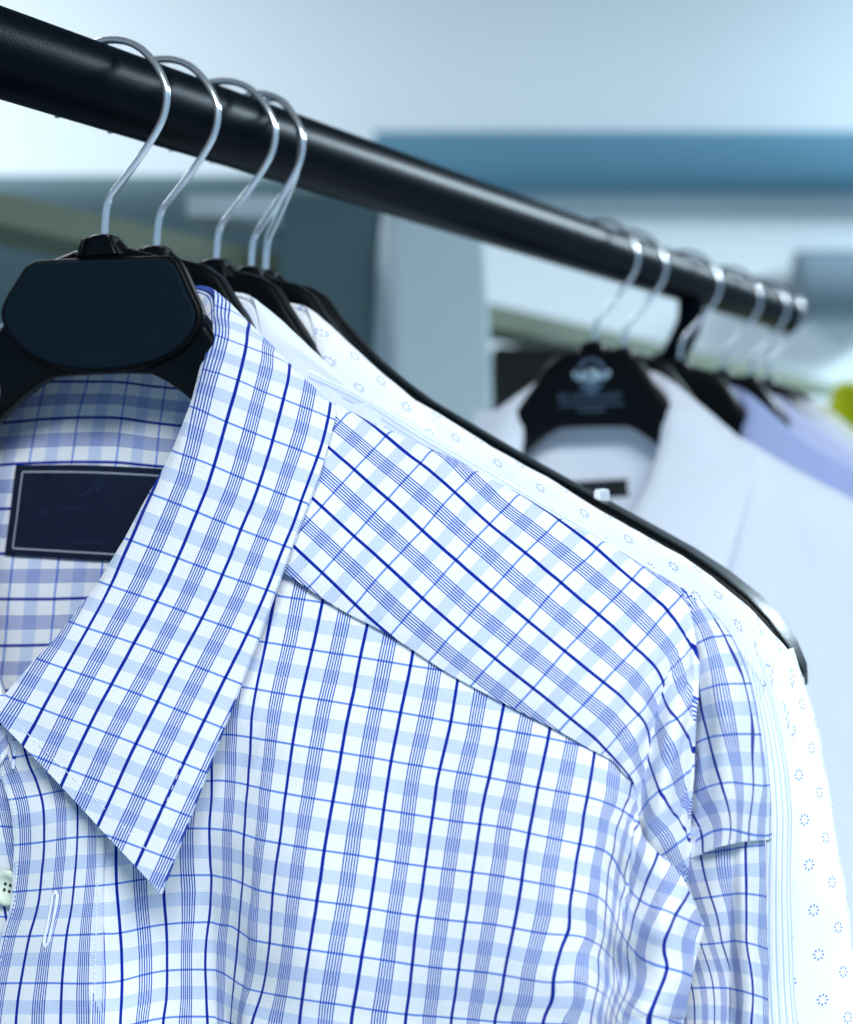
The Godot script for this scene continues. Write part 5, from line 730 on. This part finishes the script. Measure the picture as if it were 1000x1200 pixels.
func emblem(t: Node3D) -> void:
	var z := 0.0048
	var s := Shape.new()
	var arc := PackedVector3Array()
	for k in 25:
		var a := PI * k / 24.0
		arc.append(Vector3(cos(a) * 0.0072, -0.0655 + sin(a) * 0.0088, z))
	tube(s, arc, 0.0012)
	obj("emblem_arch", s.mesh(), M.faint_emblem, t)
	s = Shape.new()
	turned(s, [Vector2(0.0001, 0.0008), Vector2(0.0030, 0.0007), Vector2(0.0036, 0.0)], Vector3(0, -0.0648, z))
	obj("emblem_disc", s.mesh(), M.emblem, t)
	for side in [-1.0, 1.0]:
		obj("emblem_wing", outline_plate([Vector3(side * 0.003, -0.0630, 0), Vector3(side * 0.0062, -0.0634, 0), Vector3(side * 0.0096, -0.0622, 0), Vector3(side * 0.0104, -0.0636, 0), Vector3(side * 0.0094, -0.0660, 0), Vector3(side * 0.0068, -0.0672, 0), Vector3(side * 0.003, -0.0668, 0)], z - 0.0006, z + 0.0005, 0.0003), M.emblem, t)
	obj("emblem_shield", outline_plate([Vector3(-0.0070, -0.0684, 0), Vector3(0.0070, -0.0684, 0), Vector3(0.0052, -0.0712, 0), Vector3(0.0022, -0.0738, 0), Vector3(-0.0022, -0.0738, 0), Vector3(-0.0052, -0.0712, 0)], z - 0.0006, z + 0.0005, 0.0003), M.faint_emblem, t)
	# the printed name below is too small to read: uneven strokes in two lines and a short third
	s = Shape.new()
	var rng := RandomNumberGenerator.new()
	rng.seed = 21
	var x := -0.0170
	while x < 0.0172:
		var w := rng.randf_range(0.0006, 0.0012)
		bar(s, Vector3(x, -0.0757, z), Vector3(w, 0.0036, 0.0004), 6.0, 12)
		if rng.randf() < 0.6:
			bar(s, Vector3(x + w, -0.0757 + [-0.0014, 0.0, 0.0014][rng.randi() % 3], z), Vector3(0.0016, 0.0007, 0.0004), 6.0, 12)
		x += w + rng.randf_range(0.0012, 0.0018)
	bar(s, Vector3(0, -0.0797, z), Vector3(0.035, 0.0010, 0.0004), 6.0, 12)
	for k in 8:
		bar(s, Vector3(-0.0066 + k * 0.0019, -0.0826, z), Vector3(0.0012, 0.0017, 0.0004), 6.0, 12)
	obj("printed_name", s.mesh(), M.faint_emblem, t)

# ------------------------------------------------------------------ shirts
func check_shirt(at: Vector3) -> void:
	var t := thing("check_shirt", "white shirt with navy and pale blue check on the nearest hanger, pointed collar", "shirt", at, TURN, "shirts on the rail")
	var c: Material = M.check
	var front := sheet(FRONT_PANEL)
	obj("front_panel", cloth(front, 8, 5, 0.0007, 0.0007, 26.0), c, t)
	var yoke := sheet(YOKE)
	obj("yoke", cloth(yoke, 6, 6, 0.0012, 0.0006, 26.0), c, t)
	obj("shoulder_fold", cloth(sheet(SHOULDER_FOLD), 10, 8, 0.0010, 0.0004, 30.0), c, t)
	obj("sleeve", cloth(sheet(SLEEVE), 8, 8, 0.0009, 0.0005, 30.0), c, t)
	var plk := sheet(PLACKET)
	var p := obj("placket", cloth(plk, 8, 8, 0.0011, 0.0004, 30.0), c, t)
	p.set_meta("label", "button placket with a white bound buttonhole")
	var leaf := sheet(COLLAR_LEAF)
	var col := obj("collar", cloth(leaf, 8, 10, 0.0015, 0.0005, 24.0), c, t)
	obj("neck_inside", cloth(sheet(NECK_INSIDE), 6, 6, 0.0008, 0.0005, 26.0), c, t)
	obj("collar_stand", cloth(stand(leaf), 6, 4, 0.001, 0.0003), c, t)
	var lab := obj("neck_label", cloth(sheet(NECK_LABEL), 6, 8, 0.0008, 0.0003, 30.0), M.label, t)
	lab.set_meta("label", "navy woven neck label with a white stitched border")
	# the other half, mirrored
	obj("front_panel", cloth(sheet(FRONT_PANEL, true), 4, 4, 0.0007, 0.0007, 26.0, 5.0), c, t)
	obj("yoke", cloth(sheet(YOKE, true), 3, 3, 0.0012, 0.0006, 26.0, 5.0), c, t)
	obj("shoulder_fold", cloth(sheet(SHOULDER_FOLD, true), 5, 5, 0.0010, 0.0004, 30.0, 5.0), c, t)
	obj("sleeve", cloth(sheet(SLEEVE, true), 5, 5, 0.0009, 0.0005, 30.0, 5.0), c, t)
	var left := sheet(COLLAR_LEAF, true)
	obj("collar", cloth(left, 6, 6, 0.0015, 0.0005, 24.0, 5.0), c, t)
	obj("collar_stand", cloth(stand(left), 5, 4, 0.001, 0.0003), c, t)
	# the button side of the front, under the placket
	var under := []
	for h in [-195.0, -215.0, -240.0, -270.0, -310.0, -420.0, -580.0, -760.0]:
		for x in [-44.0, -30.0, -16.0, -4.0, 9.0]:
			under.append_array([x + (h + 230.0) * -0.02, h, 46.5 - 0.02 * absf(x), x / 14.4 + h * 0.016 + 0.3, -h / 13.4])
	obj("button_stand", cloth(sheet([8, 5, under]), 6, 6, 0.0009, 0.0005), c, t)
	# stitching
	var s := Shape.new()
	stitches(s, leaf, Vector2(5.2, 6.2), Vector2(13.7, 6.2), 74, 0.0007, 0.00012)
	stitches(s, leaf, Vector2(13.7, 0.8), Vector2(13.7, 6.2), 24, 0.0007, 0.00012)
	obj("collar_stitching", s.mesh(), M.thread, col).set_meta("kind", "stuff")
	s = Shape.new()
	stitches(s, plk, Vector2(0.5, 4.65), Vector2(9.5, 4.65), 70, 0.0007)
	stitches(s, plk, Vector2(0.5, 0.3), Vector2(9.5, 0.3), 70, 0.0007)
	obj("placket_stitching", s.mesh(), M.thread, p).set_meta("kind", "stuff")
	# buttonhole: two bound lips and a slit
	s = Shape.new()
	for side in [-1.0, 1.0]:
		var lip := PackedVector3Array()
		for k in 13:
			var f := k / 12.0
			var off: float = 0.13 * side * smoothstep(0.0, 0.06, f) * smoothstep(1.0, 0.94, f)
			lip.append(on_sheet(plk, 5.6 + 1.6 * f, 2.42 - 0.19 * f + off)[0] + Vector3(0, 0, 0.0007))
		tube(s, lip, 0.00042, Vector3(0, 0, 1), 8)
	obj("buttonhole", s.mesh(), M.thread, p)
	# button with four holes
	var at_button := Vector3(-0.0012, -0.2455, 0.0475)
	s = Shape.new()
	turned(s, [Vector2(0.0001, 0.0009), Vector2(0.0022, 0.0010), Vector2(0.0030, 0.0015), Vector2(0.0038, 0.0022), Vector2(0.0048, 0.0023), Vector2(0.0054, 0.0017), Vector2(0.0055, 0.0008), Vector2(0.0050, 0.0)], at_button)
	var bt := obj("button", s.mesh(), M.button, t)
	for k in 4:
		s = Shape.new()
		turned(s, [Vector2(0.00001, 0.00115), Vector2(0.00045, 0.00114), Vector2(0.0006, 0.0009)], at_button + Vector3(cos(k * PI / 2 + 0.6), sin(k * PI / 2 + 0.6), 0) * 0.0013, 12)
		obj("thread_hole", s.mesh(), M.hole, bt)

func stand(leaf: Dictionary) -> Dictionary:
	# the band inside the collar, hanging from its fold
	var g := {"r": leaf.r, "c": 4, "p": [], "uv": []}
	for a in leaf.r:
		var first: bool = leaf.p[6][0].x < leaf.p[6][leaf.c - 1].x and leaf.p[6][0].x > 0
		var f: Vector3 = leaf.p[a][0] if first else leaf.p[a][leaf.c - 1]
		var centre := Vector3(0, f.y, 0.008)
		var inward := (centre - f).normalized()
		var u: Vector2 = leaf.uv[a][0] if first else leaf.uv[a][leaf.c - 1]
		var pr := []
		var ur := []
		for k in [[0.0, 0.0], [0.0022, -0.003], [0.003, -0.009], [0.002, -0.015]]:
			pr.append(f + inward * k[0] + Vector3(0, k[1] - 0.0012, 0))
			ur.append(u + Vector2(k[1] / 0.0144, 0))
		if first:
			pr.reverse()
			ur.reverse()
		g.p.append(pr)
		g.uv.append(ur)
	return g

func plain_shirt(called: String, label: String, at: Vector3, mat: Material, turn: float, shift: float, ahead := 1.0, behind := 1.0, collar: Material = null, small_label := false, across := false, slim := 0.0) -> void:
	var t := thing(called, label, "shirt", at, turn, "shirts on the rail")
	for m in [false, true]:
		var leaf := sheet(COLLAR_LEAF, m, ahead, behind)
		obj("collar", cloth(leaf, 6, 6, 0.0015, 0.0007, 24.0, shift), collar if collar else mat, t)
		obj("collar_stand", cloth(stand(leaf), 4, 4, 0.001, 0.0003, 30.0, shift), mat, t)
		var body := sheet(PLAIN_BODY, m, ahead * 0.5, behind)
		if across:
			for row in body.uv:
				for k in row.size(): row[k] = Vector2(row[k].y, row[k].x)
		obj("front_panel", cloth(body, 6, 6, 0.0014, 0.0011, 22.0, shift), mat, t)
		var sleeve := sheet(PLAIN_SLEEVE, m, ahead, behind)
		for row in sleeve.p:
			for k in row.size(): row[k].x -= signf(row[k].x) * slim * smoothstep(-0.19, -0.28, row[k].y)
		obj("sleeve", cloth(sleeve, 6, 6, 0.0009, 0.0008, 24.0, shift), mat, t)
	obj("neck_inside", cloth(sheet(NECK_INSIDE, false, ahead, behind), 3, 3, 0.0008, 0.0005, 26.0, shift), mat, t)
	var strip := []
	for h in [-190.0, -215.0, -260.0, -340.0, -480.0, -760.0]:
		for x in [-60.0, -30.0, -10.0, 10.0, 30.0, 62.0]:
			strip.append_array([x, h, 44.0 - 0.2 * absf(x), x / 14.0, -h / 14.0])
	obj("placket", cloth(sheet([6, 6, strip], false, ahead, behind), 4, 4, 0.001, 0.0008, 24.0, shift), mat, t)
	if small_label:
		var l := obj("neck_label", cloth(sheet(SMALL_LABEL), 3, 3, 0.0008, 0.0002), M.navy_label, t)
		var s := Shape.new()
		var g := sheet(SMALL_LABEL)
		for k in 7:
			stitches(s, g, Vector2(0.75, 1.05 + k * 0.14), Vector2(1.3, 1.05 + k * 0.14), 1, 0.0007, 0.00045)
		obj("lettering", s.mesh(), M.faint_emblem, l)

# ------------------------------------------------------------------ scene
func _ready() -> void:
	make_materials()
	# camera
	var cam := Camera3D.new()
	cam.name = "camera"
	add_child(cam)
	cam.position = Vector3(0, 1.5, 0)
	cam.near = 0.05
	cam.far = 60.0
	cam.fov = 28.0725
	var lens := CameraAttributesPhysical.new()
	lens.frustum_focal_length = 48.0
	lens.frustum_focus_distance = 0.595
	lens.exposure_aperture = 7.5
	lens.frustum_near = 0.05
	lens.frustum_far = 60.0
	cam.attributes = lens
	cam.current = true
	# air and exposure
	var we := WorldEnvironment.new()
	we.name = "world_environment"
	var env := Environment.new()
	env.background_mode = Environment.BG_COLOR
	env.background_color = Color(0.51, 0.65, 0.77)
	env.background_energy_multiplier = 0.85
	env.tonemap_mode = Environment.TONE_MAPPER_LINEAR
	env.tonemap_exposure = 1.0
	env.sdfgi_enabled = true
	env.ssao_enabled = true
	env.ssil_enabled = true
	we.environment = env
	add_child(we)
	# unseen lights added overhead
	added_lamp("unseen white fill light panel added above and in front of the rail", Vector3(0.35, 2.6, 1.0), Vector2(1.2, 0.6), 8.2, Color(0.96, 0.985, 1.0))  # added frontal fill for the shirts
	added_lamp("unseen white light panel added to the left of the rail", Vector3(-1.3, 2.85, -2.5), Vector2(1.2, 0.6), 4.2, Color(0.96, 0.98, 1.0))  # added to brighten the back wall and far shirts

	added_lamp("unseen long white strip light added beyond the far end of the rail", Vector3(2.2, 2.75, -3.2), Vector2(1.5, 0.16), 22.0, Color(0.86, 0.95, 1.0), 1.134)  # added for the rail's highlight and the right part of the wall

	# setting
	var s := Shape.new()
	bar(s, Vector3(0, -0.05, -1.5), Vector3(9, 0.1, 8))
	structure("floor", s.mesh(), M.floor)
	s = Shape.new()
	bar(s, Vector3(-1.3, 2.97, -1.0), Vector3(6.4, 0.08, 7))
	structure("ceiling", s.mesh(), M.ceiling)
	s = Shape.new()
	bar(s, Vector3(-1.5, 0, 0), Vector3(5.6, 3.4, 0.12))
	structure("back_wall", s.mesh(), M.wall, Vector3(0, 1.7, -3.6))
	background()
	rack()
	near_garments()
	far_garments()

func block(called: String, label: String, category: String, at: Vector3, size: Vector3, mat: Material, part: String, turn := 0.0, power := 12.0) -> Node3D:
	var t := thing(called, label, category, at, turn)
	obj(part, bar(Shape.new(), Vector3(0, size.y / 2, 0), size, power).mesh(), mat, t)
	return t

func background() -> void:
	block("wall_beam", "blue grey beam running across the pale wall above the far hangers", "beam", Vector3(0.59, 2.045, -3.50), Vector3(1.36, 0.105, 0.07), M.beam, "beam", 0.0, 2.2)
	# the cabinet behind the near hangers
	var t := block("display_cabinet", "dark teal grey display cabinet behind the near hangers", "cabinet", Vector3(-0.345, 0, -2.75), Vector3(0.66, 1.93, 0.4), M.teal, "carcass")
	for y in [0.4, 0.9, 1.4]:
		obj("drawer_front", bar(Shape.new(), Vector3(0, y, 0.21), Vector3(0.6, 0.42, 0.02)).mesh(), M.teal, t)
	# a long olive shelf parallel to the rail
	t = thing("wall_shelf", "long olive green shelf board running behind the rail", "shelf", Vector3(-0.28125, 0, -1.35), TURN)
	obj("board", bar(Shape.new(), Vector3(-0.03, 1.700, -1.05), Vector3(0.06, 0.026, 2.5), 5.0).mesh(), M.olive, t)
	for z in [0.1, -0.9, -1.9]:
		obj("post", bar(Shape.new(), Vector3(-0.07, 0.845, z), Vector3(0.03, 1.69, 0.03)).mesh(), M.dark, t)
	block("white_box", "small white box on the olive shelf behind the near hooks", "box", Vector3(-0.155, 1.733, -1.66), Vector3(0.07, 0.018, 0.08), M.pillar, "box")
	block("display_column", "pale grey square column standing between the two groups of shirts", "column", Vector3(0.004, 0, -1.67), Vector3(0.09, 1.766, 0.08), M.pillar, "shaft", 0.5, 2.3)
	block("shaded_column_side", "dark teal screen put in as the shaded left side of the pale column", "slab", Vector3(-0.066, 0, -1.70), Vector3(0.12, 1.768, 0.05), M.teal, "leaf", 0.0, 2.4)  # its dark colour stands in for the column's shaded left face
	block("dark_under_shelf", "black block for garments and shadow under the olive shelf beside the column", "box", Vector3(0.125, 1.60, -2.2), Vector3(0.11, 0.075, 0.1), M.dark, "box")  # one dark block stands in for garments and the shadow below the shelf
	block("wall_cabinet", "grey box on the wall beyond the end of the rail", "cabinet", Vector3(0.72, 1.83, -3.49), Vector3(0.185, 0.116, 0.1), M.grey, "carcass", 0.0, 2.0)
	block("lime_shirt", "yellow green garment standing beyond the far end of the rail", "garment", Vector3(0.45, 0, -1.9), Vector3(0.17, 1.62, 0.12), M.lime, "cloth", 0.3, 2.6)

func rack() -> void:
	var t := thing("clothes_rack", "black tubular clothes rail on curved uprights", "clothes rack", Vector3(RAIL_START.x, 0, RAIL_START.z), TURN)
	var s := Shape.new()
	var st := []
	for k in 33:
		st.append([Vector3(0, RAIL_HEIGHT, 0.34 - k * (0.34 + 0.858) / 32.0), Vector3(RAIL_RADIUS, 0, 0), Vector3(0, RAIL_RADIUS, 0)])
	sweep(s, st, 48)
	obj("rail", s.mesh(), M.rail, t)
	s = Shape.new()
	sweep(s, [[Vector3(0, RAIL_HEIGHT, -0.856), Vector3(0.0145, 0, 0), Vector3(0, 0.0145, 0)], [Vector3(0, RAIL_HEIGHT, -0.866), Vector3(0.0145, 0, 0), Vector3(0, 0.0145, 0)], [Vector3(0, RAIL_HEIGHT, -0.871), Vector3(0.012, 0, 0), Vector3(0, 0.012, 0)]], 32)
	obj("end_cap", s.mesh(), M.rail, t)
	for z in [-0.655, 0.31]:
		s = Shape.new()
		tube(s, spline([Vector3(0, RAIL_HEIGHT - 0.004, z), Vector3(0, RAIL_HEIGHT - 0.022, z), Vector3(-0.006, RAIL_HEIGHT - 0.036, z), Vector3(-0.014, RAIL_HEIGHT - 0.052, z), Vector3(-0.016, RAIL_HEIGHT - 0.075, z), Vector3(-0.016, 1.2, z), Vector3(-0.016, 0.6, z), Vector3(-0.016, 0.0, z)], 6), 0.0075, Vector3(0, 0, 1), 20)
		obj("upright", s.mesh(), M.rail, t)
		s = Shape.new()
		bar(s, Vector3(-0.016, 0.02, z), Vector3(0.5, 0.03, 0.03), 4.0)
		obj("foot", s.mesh(), M.rail, t)

func near_garments() -> void:
	hanger("black plastic hanger with oval plate holding the check shirt", rail_point(0.0537), TURN, 6.0, "plate")
	check_shirt(rail_point(0.0537))
	hanger("black plastic hanger holding the pale blue striped shirt, second hook from the left", rail_point(0.0840), TURN + 0.02, 9.0, "", 0.0, 0.12)
	plain_shirt("striped_shirt", "white shirt with fine pale blue stripes just behind the check shirt", rail_point(0.0840), M.stripes, TURN, 3.0, 0.1, 0.5, M.white_cloth, false, true, 0.009)
	hanger("black plastic hanger holding the dotted shirt, third hook from the left", rail_point(0.1220), TURN - 0.03, 8.0, "", 0.05, 0.3)
	plain_shirt("dotted_shirt", "white shirt with small blue flower dots behind the striped shirt", rail_point(0.1220), M.dots, TURN, 9.0, 0.25, 0.4)
	hanger("empty black hanger hooked right behind the dotted shirt", rail_point(0.1461), TURN + 0.02, 4.0, "", -0.17)
	var h := hanger("empty black hanger with glossy shoulder, rearmost of the near group", rail_point(0.1566), TURN, 0.0, "", -0.49)
	for x in [0.1295]:
		var s := Shape.new()
		bar(s, Vector3(x, -0.1305 - (x - 0.1295) * 0.53, 0), Vector3(0.0022, 0.0075, 0.010), 5.0, 16)
		obj("strap_clip", s.mesh(), M.clip, h)

func far_garments() -> void:
	hanger("black hanger with winged silver emblem holding the plain white shirt", rail_point(0.4963), TURN, 8.0, "emblem", 0.0, 0.4)
	plain_shirt("white_shirt", "plain white shirt with small black neck label on the emblem hanger", rail_point(0.4963), M.white_cloth, TURN, 14.0, 1.0, 0.8, null, true)
	hanger("black hanger squeezed right behind the emblem hanger", rail_point(0.5403), TURN + 0.03)
	var kinds := [["lavender_shirt", "lavender blue shirt behind the plain white shirt", M.lavender, 0.6358, 22.0, "black hanger holding the lavender blue shirt beside the upright"], ["pale_shirt", "pale violet white shirt behind the lavender shirt", M.pale_violet, 0.7208, 31.0, "black hanger holding the pale violet shirt"], ["white_shirt", "white shirt second from the far end of the rail", M.white_cloth, 0.7800, 37.0, "black hanger second from the far end of the rail"], ["cream_shirt", "cream shirt at the far end of the rail", M.cream, 0.8196, 44.0, "black hanger at the far end of the rail"]]
	var k := 0
	for a in kinds:
		hanger(a[5], rail_point(a[3]), TURN + [0.05, -0.03, 0.04, 0.0][k], 8.0, "", 0.0, 0.35)
		plain_shirt(a[0], a[1], rail_point(a[3]), a[2], TURN, a[4])
		k += 1
